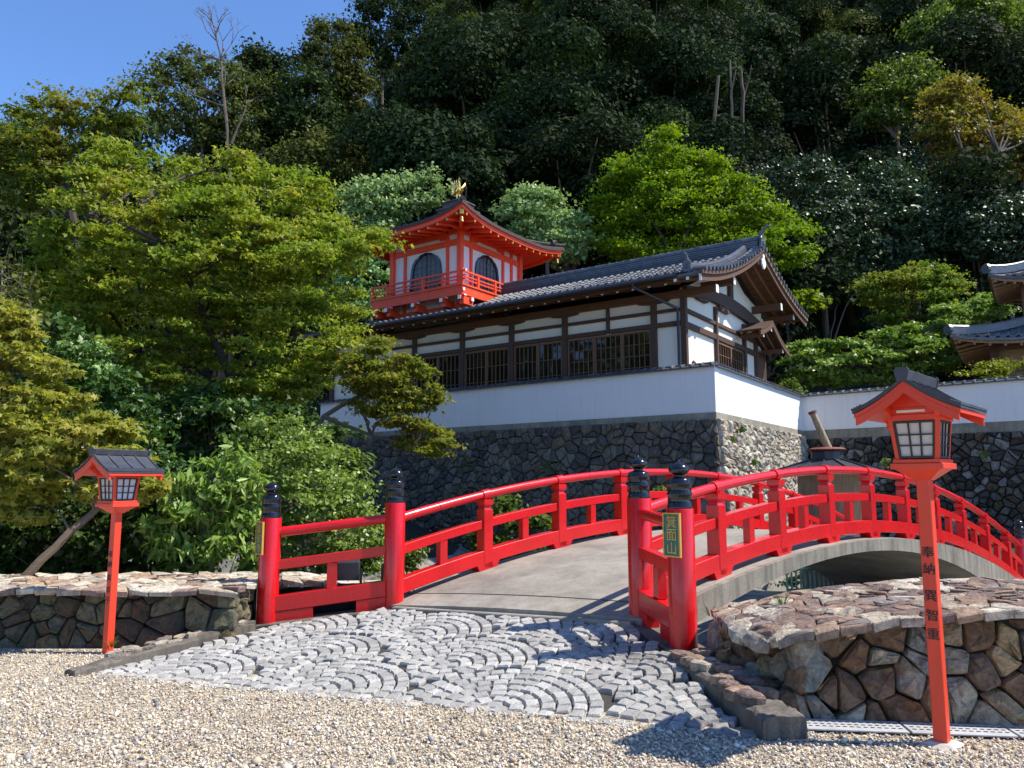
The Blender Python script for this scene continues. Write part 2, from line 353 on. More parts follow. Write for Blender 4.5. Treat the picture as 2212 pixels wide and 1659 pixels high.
leaf('shrub_leaf', [(0.095, 0.165, 0.024), (0.18, 0.26, 0.045), (0.30, 0.36, 0.085)], 0.32, 0.4, 0.35)
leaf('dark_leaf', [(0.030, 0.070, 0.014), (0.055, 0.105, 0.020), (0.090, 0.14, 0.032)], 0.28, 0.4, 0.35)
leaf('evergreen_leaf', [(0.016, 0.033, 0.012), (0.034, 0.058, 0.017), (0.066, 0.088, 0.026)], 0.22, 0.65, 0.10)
leaf('painted_shade_leaf', [(0.009, 0.019, 0.009), (0.018, 0.033, 0.013), (0.038, 0.052, 0.019)], 0.18, 0.7, 0.06)  # leaf colour darkened to stand for the shade on the middle hillside
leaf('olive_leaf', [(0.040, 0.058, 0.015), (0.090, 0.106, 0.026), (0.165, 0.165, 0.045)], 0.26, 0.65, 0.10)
leaf('pale_leaf', [(0.17, 0.27, 0.09), (0.28, 0.40, 0.15), (0.42, 0.52, 0.24)], 0.35, 0.45, 0.3, (1.1, 1.2, 0.7))
leaf('glossy_leaf', [(0.020, 0.044, 0.020), (0.042, 0.074, 0.032), (0.085, 0.115, 0.06)], 0.14, 0.42, 0.3)
leaf('fresh_leaf', [(0.060, 0.12, 0.018), (0.125, 0.195, 0.032), (0.22, 0.28, 0.05)], 0.38, 0.5, 0.25)
leaf('autumn_leaf', [(0.11, 0.16, 0.020), (0.21, 0.215, 0.026), (0.30, 0.235, 0.045), (0.36, 0.18, 0.07)], 0.38, 0.5, 0.2)
leaf('hedge_leaf', [(0.10, 0.16, 0.012), (0.25, 0.28, 0.016), (0.40, 0.36, 0.025)], 0.3, 0.5, 0.25)
# ================================================================== lay of the land
V3 = Vector
FR = V3((1.42, 4.63, 0)); FD = V3((0.921, -0.389, 0)); FN = V3((0.389, 0.921, 0))     # front edge of the cobbled apron
def lD(X, Y): return (X - FR.x) * FD.x + (Y - FR.y) * FD.y, (X - FR.x) * FN.x + (Y - FR.y) * FN.y
def g_near(X, Y):
    l, D = lD(X, Y); return max(-0.17, -0.03 * max(0, -l - 0.5))
def z_ap(X, Y):
    l, D = lD(X, Y); return 0.135 * D - 0.06 * max(0, -l - 0.5) * (0.5 + 0.5 * min(1, max(0, D) / 1.75))
# hall and wall frames
UH = V3((-.815, .58, 0)).normalized(); VH = V3((UH.y, -UH.x, 0)); OH = V3((4.912, 21.3, 0))
def W(s, t, z): return OH + UH * s + VH * t + V3((0, 0, z))
UW = V3((-.790, .615, 0)).normalized(); CW = V3((5.391, 20.0, 0)); RW = V3((10.539, 27.53, 0)); UR = V3((.72, -.695, 0)).normalized()
NW1 = V3((UW.y, -UW.x, 0)) * 1.0       # into the terrace
RWd = (RW - CW).normalized(); NW2 = V3((-RWd.y, RWd.x, 0)); NW3 = V3((-UR.y, UR.x, 0))
SKYL = [(-2000, 215), (0, 215), (120, 215), (250, 200), (300, 175), (420, 115), (520, 125), (600, 130), (640, 100), (700, 55), (790, 5), (880, -160), (1000, -700), (5000, -700)]
def sky_y(x):
    for (a, b), (c, d) in zip(SKYL, SKYL[1:]):
        if a <= x <= c: return b + (d - b) * (x - a) / (c - a)
    return 0
def tan_sky(az):
    x = CX_ + F_ * az; y = sky_y(x); d = ray(min(max(x, -1500), 3500), y); return d.z / d.y
_tc = {}
def tsk(az):
    k = round(az * 40)
    if k not in _tc: _tc[k] = tan_sky(k / 40)
    return _tc[k]
def terrain(X, Y):
    p = V3((X, Y, 0)); d1 = (p - CW).dot(NW1); d2 = (p - CW).dot(NW2); d3 = (p - RW).dot(NW3)
    ys = 9.3 if X < -2.6 else (9.3 - (X + 2.6) * 0.62 if X < 2.2 else 6.32)
    z = g_near(X, Y)
    if Y > ys:
        z = z + (-1.9 - z) * ss(Y, ys, ys + 0.7)
        q = X * .645 + Y * .764
        z += (2.6 - 1.85 * ss(X, -6, 1)) * ss(q, 11.5, 15.5)
    if d1 > 0.5 and (d2 > 0.5 or d3 > 0.5): z = 3.25
    else:
        if d1 > 0.5 or Y > 40: z = max(z, -0.3)
    hy = Y - 36.0 - (4 if X > 12 else 0)
    if hy > 0:
        az = max(-1.2, min(1.2, X / max(Y, 1))); k = min(1.12, tsk(az) * 0.86)
        z = max(z, 1.0 if X < -14 else 3.25) + k * hy * ss(hy, -2, 6)
    return z
xs = np.concatenate([np.arange(-150, -22, 8.), np.arange(-22, 26, 0.6), np.arange(26, 160, 8.)])
ys_ = np.concatenate([np.arange(-30, 3, 3.), np.arange(3, 12, 0.3), np.arange(12, 46, 0.7), np.arange(46, 190, 4.)])
gv = np.array([(x, y, terrain(x, y)) for y in ys_ for x in xs]); nx = len(xs)
gi = np.arange((len(ys_) - 1) * nx).reshape(-1, nx)[:, :-1].ravel()
tag(bulk('ground', gv, np.stack([gi, gi + 1, gi + nx + 1, gi + nx], 1), MAT['ground'], smooth=True), kind='structure')
wtr = NT('water'); wtr.set(Base_Color=(0.02, 0.03, 0.025), Roughness=0.06).bump(wtr.noise(wtr.world(), 5, 3), 0.15, 0.05)
tag(mk('stream_water', MB().add([(-30, 9.6, -1.72), (26, 6.2, -1.72), (30, 10, -1.72), (-30, 26, -1.72)], [(0, 1, 2, 3)]), wtr.m), kind='structure')

# ------------------------------------------------------------------ irregular stones
def clip(poly, p, n):
    out = []; N = len(poly)
    for i in range(N):
        a, b = poly[i], poly[(i + 1) % N]; da = (a[0] - p[0]) * n[0] + (a[1] - p[1]) * n[1]; db = (b[0] - p[0]) * n[0] + (b[1] - p[1]) * n[1]
        if da <= 0: out.append(a)
        if (da < 0 < db) or (db < 0 < da):
            t = da / (da - db); out.append((a[0] + (b[0] - a[0]) * t, a[1] + (b[1] - a[1]) * t))
    return out
def area_c(p):
    A = cx = cy = 0.0
    for i in range(len(p)):
        x0, y0 = p[i]; x1, y1 = p[(i + 1) % len(p)]; k = x0 * y1 - x1 * y0; A += k; cx += (x0 + x1) * k; cy += (y0 + y1) * k
    if abs(A) < 1e-9: return 0, p[0]
    return A / 2, (cx / (3 * A), cy / (3 * A))
def inside(p, poly):
    r = False; j = len(poly) - 1
    for i in range(len(poly)):
        if (poly[i][1] > p[1]) != (poly[j][1] > p[1]) and p[0] < (poly[j][0] - poly[i][0]) * (p[1] - poly[i][1]) / (poly[j][1] - poly[i][1]) + poly[i][0]: r = not r
        j = i
    return r
def cells(bound, dx, dy, rnd, jit=0.75, relax=1, vary=0.0):
    """voronoi cells in a polygon: seeds on a jittered running bond"""
    x0 = min(p[0] for p in bound); x1 = max(p[0] for p in bound); y0 = min(p[1] for p in bound); y1 = max(p[1] for p in bound)
    S = []; r = 0; y = y0 + dy / 2
    while y < y1 + dy * 0.4:
        x = x0 + (dx / 2 if r % 2 else 0) + rnd.random() * dx * 0.3
        while x < x1 + dx * 0.3:
            p = (x + (rnd.random() - .5) * dx * jit, y + (rnd.random() - .5) * dy * jit)
            if inside(p, bound) and rnd.random() > vary: S.append(p)
            x += dx
        y += dy; r += 1
    for it in range(relax + 1):
        P = np.array(S); out = []
        for i, s in enumerate(S):
            d = (P[:, 0] - s[0]) ** 2 + ((P[:, 1] - s[1]) * dx / dy) ** 2; nb = np.argsort(d)[1:22]; c = list(bound)
            for j in nb:
                q = S[j]; c = clip(c, ((s[0] + q[0]) / 2, (s[1] + q[1]) / 2), (q[0] - s[0], q[1] - s[1]))
                if len(c) < 3: break
            out.append(c)
        if it < relax:
            S = [area_c(c)[1] if len(c) >= 3 else s for c, s in zip(out, S)]
    return [c for c in out if len(c) >= 3 and abs(area_c(c)[0]) > dx * dy * 0.06]
def stone_mb(m, c, f, joint, depth, bulge, rnd, inner=0.62, tilt=0.0, rnd_c=0.0):
    """one stone from a flat cell; f(a, b, h) places it in space"""
    A, (cx, cy) = area_c(c); c = c if A > 0 else c[::-1]; n = len(c); rr = math.sqrt(abs(A))
    # drop very short edges, then split long ones so that the outline is uneven
    q = []
    for i in range(n):
        if math.dist(c[i], c[(i + 1) % n]) > rr * 0.14: q.append(c[i])
    if len(q) < 3: q = c
    pts = []
    for i in range(len(q)):
        a, b = q[i], q[(i + 1) % len(q)]; pts.append(a); L = math.dist(a, b)
        if L > rr * 0.7: t = 0.35 + rnd.random() * 0.3; pts.append((a[0] + (b[0] - a[0]) * t, a[1] + (b[1] - a[1]) * t))
    if rnd_c:
        qq = []
        for i in range(len(q)):
            a, b, c_ = q[i - 1], q[i], q[(i + 1) % len(q)]; t = rnd_c * (.7 + .6 * rnd.random())
            qq += [(b[0] + (a[0] - b[0]) * t, b[1] + (a[1] - b[1]) * t), (b[0] + (c_[0] - b[0]) * t, b[1] + (c_[1] - b[1]) * t)]
        pts = qq
    k = max(0.55, 1 - joint / (rr * 0.5)); tx, ty = (rnd.random() - .5) * tilt, (rnd.random() - .5) * tilt
    def ring(sc, h, jz, jr=0.0):
        return [(cx + (p[0] - cx) * sc * (1 + (rnd.random() - .5) * jr), cy + (p[1] - cy) * sc * (1 + (rnd.random() - .5) * jr), h + (rnd.random() - .5) * jz) for p in pts]
    ox, oy = (rnd.random() - .5) * 0.34 * rr, (rnd.random() - .5) * 0.34 * rr
    def sh(r, w): return [(x + ox * w, y + oy * w, h) for x, y, h in r]
    rings = [ring(k * 0.92, -depth, 0), ring(k, -bulge * 0.25, bulge * 0.5, 0.06), sh(ring(k * (0.5 + 0.5 * inner) * 1.04, bulge * 0.62, bulge * 0.5, 0.08), .3), sh(ring(k * inner * 0.86, bulge, bulge * 0.8, 0.20), .7)]
    N = len(pts); vs = [f(x, y, h + (x - cx) * tx + (y - cy) * ty) for r in rings for x, y, h in r] + [f(cx + ox, cy + oy, bulge * (0.85 + rnd.random() * 0.5))]
    fs = [(i * N + j, i * N + (j + 1) % N, (i + 1) * N + (j + 1) % N, (i + 1) * N + j) for i in range(3) for j in range(N)]
    fs += [(3 * N + j, 3 * N + (j + 1) % N, 4 * N) for j in range(N)]
    m.add(vs, fs)
def px_area(pt, A):
    d = (pt - V3((0, 0, EYE))).length; return A / (d * d)
def stone_field(root, name, mat, groups, limit=300, rnd=None, restname=None):
    """groups: (cells, f, joint, depth, bulge, inner, tilt). The largest in view are parts, the rest one part."""
    rnd = rnd or random.Random(5); L = []
    for g in groups:
        for c in g[0]:
            A, ctr = area_c(c); L.append((px_area(g[1](ctr[0], ctr[1], 0), abs(A)), c, g))
    L.sort(key=lambda q: -q[0]); rest = {}
    for i, (_, c, g) in enumerate(L):
        mt = g[7] if len(g) > 7 else mat
        if i < limit:
            m = MB(); stone_mb(m, c, g[1], g[2], g[3], g[4], rnd, g[5], g[6], g[8] if len(g) > 8 else 0); mk(name, m, mt, root)
        else:
            m = rest.setdefault(mt, MB()); stone_mb(m, c, g[1], g[2], g[3], g[4], rnd, g[5], g[6], g[8] if len(g) > 8 else 0)
    for mt, m in rest.items(): tag(mk(restname or ('small_' + name + 's'), m, mt, root), kind='stuff')

# ------------------------------------------------------------------ cobbled apron
P1 = V3((-2.69, 8.60, 0)); P2 = V3((-1.337, 8.80, 0)); P3 = V3((1.192, 7.21, 0)); P4 = V3((1.387, 6.352, 0))
AP = [(-3.66, 6.77), (1.44, 4.62), (1.20, 6.28), (1.02, 7.02), (-1.45, 8.58), (-2.62, 8.38)]
apron = tag(mk('cobbled_apron', MB().sheet([[V3((x, y, z_ap(x, y) - 0.034)) for x, y in
    [(AP[0][0] + (AP[1][0] - AP[0][0]) * i / 16, AP[0][1] + (AP[1][1] - AP[0][1]) * i / 16) for i in range(17)]]] +
    [[V3((x, y, z_ap(x, y) - 0.034)) for x, y in
      [(lambda f: ((AP[0][0] + (AP[1][0] - AP[0][0]) * f) * (1 - r) + (AP[5][0] + (AP[3][0] + 0.16 - AP[5][0]) * f) * r,
                   (AP[0][1] + (AP[1][1] - AP[0][1]) * f) * (1 - r) + ((AP[5][1] + 0.16 * math.sin(math.pi * min(1, f * 1.6)) * 1.0) * (1 - f) + AP[3][1] * f + 0.55 * f * (1 - f)) * r))(i / 16) for i in range(17)]] for r in (0.2, 0.4, 0.6, 0.8, 1.0, 1.06)]),
    MAT['mortar'], smooth=True), kind='structure')
A_ = V3((math.sin(0.8124), math.cos(0.8124), 0)); N_ = V3((A_.y, -A_.x, 0))      # bridge axis, and to its right
def cobbles():
    """fish scale fans: rings of setts round centres in staggered rows; a nearer fan overlies the next"""
    rnd = random.Random(3); W_ = 1.52; r_ = W_ / 2; L = []; c00 = V3((-1.13, 5.0, 0)); C = {}
    for i in range(-1, 7):
        for k in range(-5, 6): C[(i, k)] = c00 + FD * (W_ * (k + (0.5 if i % 2 else 0))) + FN * (r_ * i)
    for (i, k), c in C.items():
        front = [q for (a, b), q in C.items() if a < i and (q - c).length < 2.6]
        for ring in range(7):
            rho = 0.055 + 0.1085 * ring; n = max(3, round(2 * math.pi * rho / 0.118)); ph0 = rnd.random() * 6.28
            for q in range(n):
                th = ph0 + 2 * math.pi * q / n; nm = FD * math.cos(th) + FN * math.sin(th); ctr = c + nm * rho
                if any((ctr - f).length < r_ + 0.03 for f in front) or not inside((ctr.x, ctr.y), AP): continue
                tg = V3((nm.y, -nm.x, 0)); L.append((ctr, tg, nm, math.pi * rho / n - 0.0072, 0.0543 - 0.0080))
    L.sort(key=lambda q: (q[0] - cam.location).length); rest = MB()
    for i, (c, tg, nm, wd, hd) in enumerate(L):
        m = MB() if i < 300 else rest; z0 = z_ap(c.x, c.y) + (rnd.random() - .5) * 0.006
        def P(a, b, h):
            q = c + tg * a * wd + nm * b * hd; return V3((q.x, q.y, z0 + h + (z_ap(q.x, q.y) - z_ap(c.x, c.y))))
        j = lambda s=0.12: (rnd.random() - .5) * s
        o = [(-1 + j(), -1 + j(.2)), (j(.4), -1 + j()), (1 + j(), -1 + j(.2)), (1 + j(), 1 + j(.2)), (j(.4), 1 + j()), (-1 + j(), 1 + j(.2))]
        vs = [P(a, b, -0.055) for a, b in o] + [P(a, b, -0.012 + j(.010)) for a, b in o] + [P(a * .88, b * .84, 0.002 + j(.008)) for a, b in o] + [P(j(), j(), 0.004 + j(.006))]
        fs = [(r * 6 + q, r * 6 + (q + 1) % 6, (r + 1) * 6 + (q + 1) % 6, (r + 1) * 6 + q) for r in range(2) for q in range(6)] + [(12 + q, 12 + (q + 1) % 6, 18) for q in range(6)]
        m.add(vs, fs)
        if i < 300: mk('cobble', m, MAT['granite'], parent=apron)
    tag(mk('far_cobbles', rest, MAT['granite'], parent=apron), kind='stuff'); return len(L)
print('cobbles', cobbles())

WA, WB = V3((1.80, 5.03, -0.06)), V3((4.9, 4.66, -0.06)); wd_ = (WB - WA).normalized(); wn_ = V3((wd_.y, -wd_.x, 0)); LW = (WB - WA).length
# ------------------------------------------------------------------ loose gravel
def pebbles():
    rg = np.random.default_rng(4)
    t = (1 + 5 ** .5) / 2
    iv = np.array([(-1, t, 0), (1, t, 0), (-1, -t, 0), (1, -t, 0), (0, -1, t), (0, 1, t), (0, -1, -t), (0, 1, -t), (t, 0, -1), (t, 0, 1), (-t, 0, -1), (-t, 0, 1)]) / math.sqrt(1 + t * t)
    fi = np.array([(0, 11, 5), (0, 5, 1), (0, 1, 7), (0, 7, 10), (0, 10, 11), (1, 5, 9), (5, 11, 4), (11, 10, 2), (10, 7, 6), (7, 1, 8), (3, 9, 4), (3, 4, 2), (3, 2, 6), (3, 6, 8), (3, 8, 9), (4, 9, 5), (2, 4, 11), (6, 2, 10), (8, 6, 7), (9, 8, 1)])
    pts = []
    n = 0
    while n < 43000:
        u = rg.random((8000, 2)); Y = 3.55 + 4.3 * u[:, 0] ** 1.5; X = (u[:, 1] * 2 - 1) * 0.72 * Y
        for x, y in zip(X, Y):
            l, D = lD(x, y)
            if inside((x, y), AP) and D > 0.05 + 0.05 * rg.random(): continue
            if y > 4.95 and x > 1.6: continue
            if x > 1.78 and abs((V3((x, y, 0)) - WA).dot(wn_) - 0.13) < 0.10: continue
            if D > 0.05 and x > 1.2: 
                if x < 1.72 and y > 4.66: continue
            if y > 7.9: continue
            pts.append((x, y)); n += 1
    P = np.array(pts[:43000]); N = len(P)
    sz = 0.0078 * np.exp(rg.normal(0, 0.32, N)); big = rg.random(N) < 0.012; sz[big] *= 1.9
    near = np.array([max(0, 1 - abs(lD(x, y)[1]) / 0.3) for x, y in P])
    z = np.array([g_near(x, y) for x, y in P]) + rg.random(N) * 0.010 + sz * 0.2
    A = rg.normal(size=(N, 3, 3)); Q, _ = np.linalg.qr(A)
    sc = np.stack([sz * (0.9 + 0.5 * rg.random(N)), sz * (0.75 + 0.4 * rg.random(N)), sz * (0.5 + 0.3 * rg.random(N))], 1)
    V = iv[None] * (1 + rg.normal(0, 0.10, (N, 12, 1))) * sc[:, None, :]
    Q = np.where((rg.random(N) < 0.65)[:, None, None], np.eye(3)[None] + 0.5 * (Q - np.eye(3)[None]) * 0.5, Q)
    V = np.einsum('nij,nkj->nki', Q, V); V += np.stack([P[:, 0], P[:, 1], z], 1)[:, None, :]
    F = (fi[None] + (np.arange(N) * 12)[:, None, None]).reshape(-1, 3)
    tag(bulk('gravel', V.reshape(-1, 3), F, MAT['gravel'], smooth=True), kind='stuff')
pebbles()

# ------------------------------------------------------------------ kerbs
def kerb_thing(name, path, w, h, label, rnd, core_w):
    """path: list of (x, y, ztop); a rough cast core with uneven faces"""
    root = thing(name, path[0], label, 'kerb'); m = MB(); top = []; bot = []; pts = []
    for a, b in zip(path, path[1:]): pts += [V3(a).lerp(V3(b), q / 7) for q in range(7)]
    pts.append(V3(path[-1])); jj = lambda s=.022: (rnd.random() - .5) * s
    for i, P in enumerate(pts):
        d = pts[min(len(pts) - 1, i + 1)] - pts[max(0, i - 1)]; d.z = 0; d.normalize(); x = V3((d.y, -d.x, 0)); hw = core_w / 2
        top.append([P + x * (o * hw + jj()) + d * jj() + V3((0, 0, jj() - (.022 if abs(o) == 1 else 0))) for o in (-1, -.8, -.3, .3, .8, 1)])
        bot.append([P + x * (o * (hw + .012) + jj()) + d * jj() - V3((0, 0, h)) for o in (-1, -.8, -.3, .3, .8, 1)])
    m.slab(top, bot); mk('concrete_core', m, MAT['kerb_concrete'], root)
    return root
kr = kerb_thing('edging_kerb', [(1.33, 6.10, 0.185), (1.47, 5.45, 0.165), (1.58, 4.82, 0.140), (1.60, 4.66, 0.135)], 0.2, 0.30, 'rough stone topped kerb beside the cobbles ending in a mossy block near the tall lantern', random.Random(2), 0.27)
rk = random.Random(8)
def kerb_stones(root, path, w, n, mat):
    for i in range(n):
        for sgn in (-1, 1):
            if rk.random() < 0.12: continue
            f = (i + 0.5 + (rk.random() - .5) * 0.3) / n * (len(path) - 1); k = min(int(f), len(path) - 2); p = V3(path[k]).lerp(V3(path[k + 1]), f - k)
            d = V3(path[k + 1]) - V3(path[k]); d.z = 0; d.normalize(); x = V3((d.y, -d.x, 0)); c = p + x * sgn * w * 0.24
            ln = 0.62 * (V3(path[-1]) - V3(path[0])).length / n; hw = w * 0.27
            N = 7; poly = [(math.cos(2 * math.pi * q / N + rk.random() * .5) * ln * (0.85 + rk.random() * .35), math.sin(2 * math.pi * q / N) * hw * (0.85 + rk.random() * .35)) for q in range(N)]
            m = MB(); tz = rk.random() * 0.03
            stone_mb(m, poly, lambda a, b, h: c + d * a + x * b + V3((0, 0, h + 0.012 + tz)), 0.003, 0.05, 0.016, rk, 0.8, 0.25); mk('stone', m, mat, root)
kerb_stones(kr, [(1.36, 6.05, 0.185), (1.47, 5.45, 0.165), (1.575, 4.86, 0.140)], 0.31, 8, MAT['cap_stone'])
for (x, y, z, rx, ry, hh) in ((1.60, 5.95, .20, .10, .08, .10), (1.66, 5.74, .17, .09, .08, .13), (1.66, 5.50, .15, .11, .09, .12), (1.72, 5.30, .11, .10, .08, .13), (1.77, 5.10, .09, .09, .09, .12), (1.70, 5.62, .28, .07, .06, .08), (1.57, 5.80, .25, .06, .05, .05)):
    N = 8; poly = [(math.cos(2 * math.pi * q / N) * rx * (.8 + rk.random() * .4), math.sin(2 * math.pi * q / N) * ry * (.8 + rk.random() * .4)) for q in range(N)]; m = MB()
    stone_mb(m, poly, lambda a, b, h: V3((x + a, y + b, z + h)), .002, .2, hh * .5, rk, .7, .5); mk('stone', m, MAT['face_stone'], kr)
pl = [(-2.80, 8.42, 0.02), (-3.25, 7.62, -0.03), (-3.60, 7.05, -0.075), (-3.78, 6.76, -0.10)]
kl = kerb_thing('edging_kerb', pl, 0.2, 0.25, 'low rough stone kerb beside the cobbles at the foot of the small roofed lantern', random.Random(2), 0.16)
kerb_stones(kl, [(-2.86, 8.40, -0.005), (-3.32, 7.62, -0.05), (-3.62, 7.12, -0.09)], 0.22, 9, MAT['kerb_stone'])

# ------------------------------------------------------------------ low walls beside the forecourt
rs = random.Random(21)
def capz(X, Y):
    for (a, b), (c, d) in zip([(1.4, .36), (1.8, .47), (2.4, .59), (3.2, .67), (9, .70)], [(1.8, .47), (2.4, .59), (3.2, .67), (9, .70)]):
        if X <= c: return b + (d - b) * max(0, X - a) / (c - a)
    return .7
rw = thing('low_stone_wall', (2.4, 5.2, 0), 'low rubble wall of big ochre stones with flat capping behind the tall lantern', 'stone wall')
WA, WB = V3((1.80, 5.03, -0.06)), V3((4.9, 4.66, -0.06)); wd_ = (WB - WA).normalized(); wn_ = V3((wd_.y, -wd_.x, 0)); LW = (WB - WA).length
def fR(a, b, h): return WA + wd_ * a + V3((0, 0, b)) + wn_ * (h - 0.02 - b * 0.20)
topR = [(LW, capz(4.9, 5) + 0.05)] + [(LW * i / 8, capz(WA.x + (WB.x - WA.x) * i / 8, 5) + 0.05) for i in range(7, -1, -1)]
WC = V3((1.52, 6.25, 0.0)); we_ = (WA - WC).normalized(); wm_ = V3((we_.y, -we_.x, 0)); LE = (V3((WA.x, WA.y, 0)) - WC).length
def fE(a, b, h): q = WC + we_ * a; return V3((q.x, q.y, b)) + wm_ * (h - 0.03 - b * 0.15)
boundR = [(0, 0), (LW, 0)] + topR
grR = (cells(boundR, 0.180, 0.148, rs, 1.15, 0, 0.14), fR, 0.004, 0.16, 0.055, 0.78, 0.55, MAT['face_stone'], .11)
grE = (cells([(0, 0.05), (LE, 0.0), (LE, 0.50), (0, 0.42)], 0.22, 0.17, rs, 0.8, 1), fE, 0.004, 0.14, 0.045, 0.66, 0.25, MAT['face_stone'], .11)
capP = [(1.60, 6.32), (1.56, 5.6), (1.70, 5.10), (1.92, 4.97), (4.9, 4.60), (4.9, 6.2), (2.5, 6.30)]
def fC(a, b, h): return V3((a, b, capz(a, b) + 0.045 + h - 0.20 * (1 - ss(a + max(0, b - 5.3) * .45, 1.42, 1.80)) * ss(6.3 - b, 0, .7)))
grC = (cells(capP, 0.17, 0.098, rs, 1.15, 0, .1), fC, 0.003, 0.045, 0.012, 0.86, 0.28, MAT['cap_stone'])
core = MB(); NN = 10
tp = [[V3((1.62 + (4.85 - 1.62) * i / NN, yy, capz(1.62 + 3.23 * i / NN, yy) - 0.0)) for i in range(NN + 1)] for yy in (5.2, 6.28)]
tp[0] = [V3((1.86 + (4.85 - 1.86) * i / NN, 5.16 - 0.36 * i / NN, capz(1.86 + 2.99 * i / NN, 5))) for i in range(NN + 1)]
core.slab(tp, [[V3((p.x, p.y, -0.6)) for p in r] for r in tp]); mk('wall_core', core, MAT['gap'], rw)
stone_field(rw, 'stone', MAT['face_stone'], [grR, grE, grC], 300, rs)

lw = thing('low_stone_wall', (-4.6, 8.3, -0.15), 'low mossy rubble wall with flat capping below the shrubs, behind the small roofed lantern', 'stone wall')
LA, LB = V3((-7.0, 7.98, -0.22)), V3((-2.86, 7.98, -0.22)); LL = 4.14
def clz(X): return 0.40 + (0.03 if X < -5 else 0)
def fL(a, b, h): return LA + V3((a, -(h - 0.02 - b * 0.08), b))
grL = (cells([(0, 0), (LL, 0), (LL, 0.62), (0, 0.63)], 0.20, 0.16, rs, 1.05, 0, 0.12), fL, 0.004, 0.16, 0.05, 0.78, 0.5, MAT['mossy_stone'], .10)
def fLe(a, b, h): return V3((-2.86 + h - 0.02, 7.98 + a, -0.22 + b))
grLe = (cells([(0, 0), (0.62, 0), (0.62, 0.6), (0, 0.62)], 0.2, 0.16, rs, 0.8, 1), fLe, 0.004, 0.14, 0.04, 0.66, 0.2, MAT['mossy_stone'], .10)
capL = [(-7.0, 7.90), (-2.78, 7.90), (-2.78, 8.74), (-1.50, 9.02), (-1.20, 9.75), (-2.6, 9.45), (-7.0, 9.15)]
def fCl(a, b, h): return V3((a, b, 0.40 - 0.14 * ss(a, -2.7, -1.6) + h))
grCl = (cells(capL, 0.22, 0.14, rs, 1.15, 0, .1), fCl, 0.003, 0.045, 0.014, 0.88, 0.32, MAT['cap_stone_left'])
cl = MB().box((-5.0, 8.68, -0.15), (3.96, 1.1, 1.02)).box((-2.0, 9.34, -0.3), (1.5, .62, 1.06)); mk('wall_core', cl, MAT['gap'], lw)
stone_field(lw, 'stone', MAT['mossy_stone'], [grL, grLe, grCl], 300, rs)

# drain cover at the wall foot
dr = thing('drain_cover', (2.6, 4.80, 0.0), 'pale grey perforated drain cover strip along the foot of the low ochre wall', 'drain cover')
for i in range(4):
    a = WA + wd_ * (0.02 + 0.60 * i) + wn_ * 0.13; c = V3((a.x, a.y, 0.020)) + wd_ * 0.28
    mk('cover_plate', MB().box(c, (0.585, 0.20, 0.012), (wd_, -wn_, V3((0, 0, 1)))), MAT['drain_grey'], dr, bevel=0.003)
    sl = MB()
    for q in range(14):
        for w in (-0.045, 0.0, 0.045):
            sl.box(c + wd_ * (-0.26 + 0.04 * q) + wn_ * w + V3((0, 0, 0.0075)), (0.022, 0.010, 0.002), (wd_, wn_, V3((0, 0, 1))))
    tag(mk('slots', sl, MAT['ink'], dr), kind='stuff')
# ================================================================== arched bridge
br = thing('arched_bridge', ((P2 + P3) / 2), 'red lacquered arched bridge with black capped newel posts over the stream', 'bridge')
SR, SL = 1.322, 1.37; ZP, KP, NP_ = 1.71, 0.0371, 2.402; RH = 0.98
def Rz(n): return ZP - KP * (n - NP_) ** 2
def Rp(m): p = P3 + A_ * (m * SR); return V3((p.x, p.y, Rz(m - 1)))            # top of the rail, right side
def Lp(m): p = P2 + A_ * (m * SL); return V3((p.x, p.y, Rz(m * SL / SR - 1.56)))
def soff(n): return 0.595 - 0.052 * (n - 2.3) ** 2
# deck: concrete arch slab
top = []; bot = []
for i in range(45):
    m = -0.10 + i * 0.22
    r = Rp(m); l = Lp(m - 0.02 * i / 44); nr = m - 1; nl = m * SL / SR - 1.56
    rt, lt = r + N_ * 0.14 - V3((0, 0, RH)), l - N_ * 0.14 - V3((0, 0, RH))
    row = [lt.lerp(rt, q / 6) + V3((0, 0, 0.035 * (1 - (2 * q / 6 - 1) ** 2))) for q in range(7)]
    zr, zl = min(soff(nr), rt.z - 0.11), min(soff(nl), lt.z - 0.11)
    rb, lb = V3((rt.x, rt.y, zr)), V3((lt.x, lt.y, zl)); top.append(row); bot.append([lb.lerp(rb, q / 6) for q in range(7)])
mk('deck', MB().slab(top[::-1], bot[::-1]), MAT['deck_concrete'], br, smooth=True, angle=40)
# a second face strip on the visible side of the slab (weathered edge beam)
et = []; eb = []
for i in range(45):
    m = 0.02 + i * 0.217; r = Rp(m) + N_ * 0.145; z0 = r.z - RH - 0.004; z1 = min(soff(m - 1), z0 - 0.11) - 0.015
    et.append([V3((r.x, r.y, z0)), V3((r.x, r.y, z0)) + N_ * 0.045]); eb.append([V3((r.x, r.y, z1)), V3((r.x, r.y, z1)) + N_ * 0.045])
mk('edge_beam', MB().slab(et[::-1], eb[::-1]), MAT['old_concrete'], br, smooth=True, angle=40)
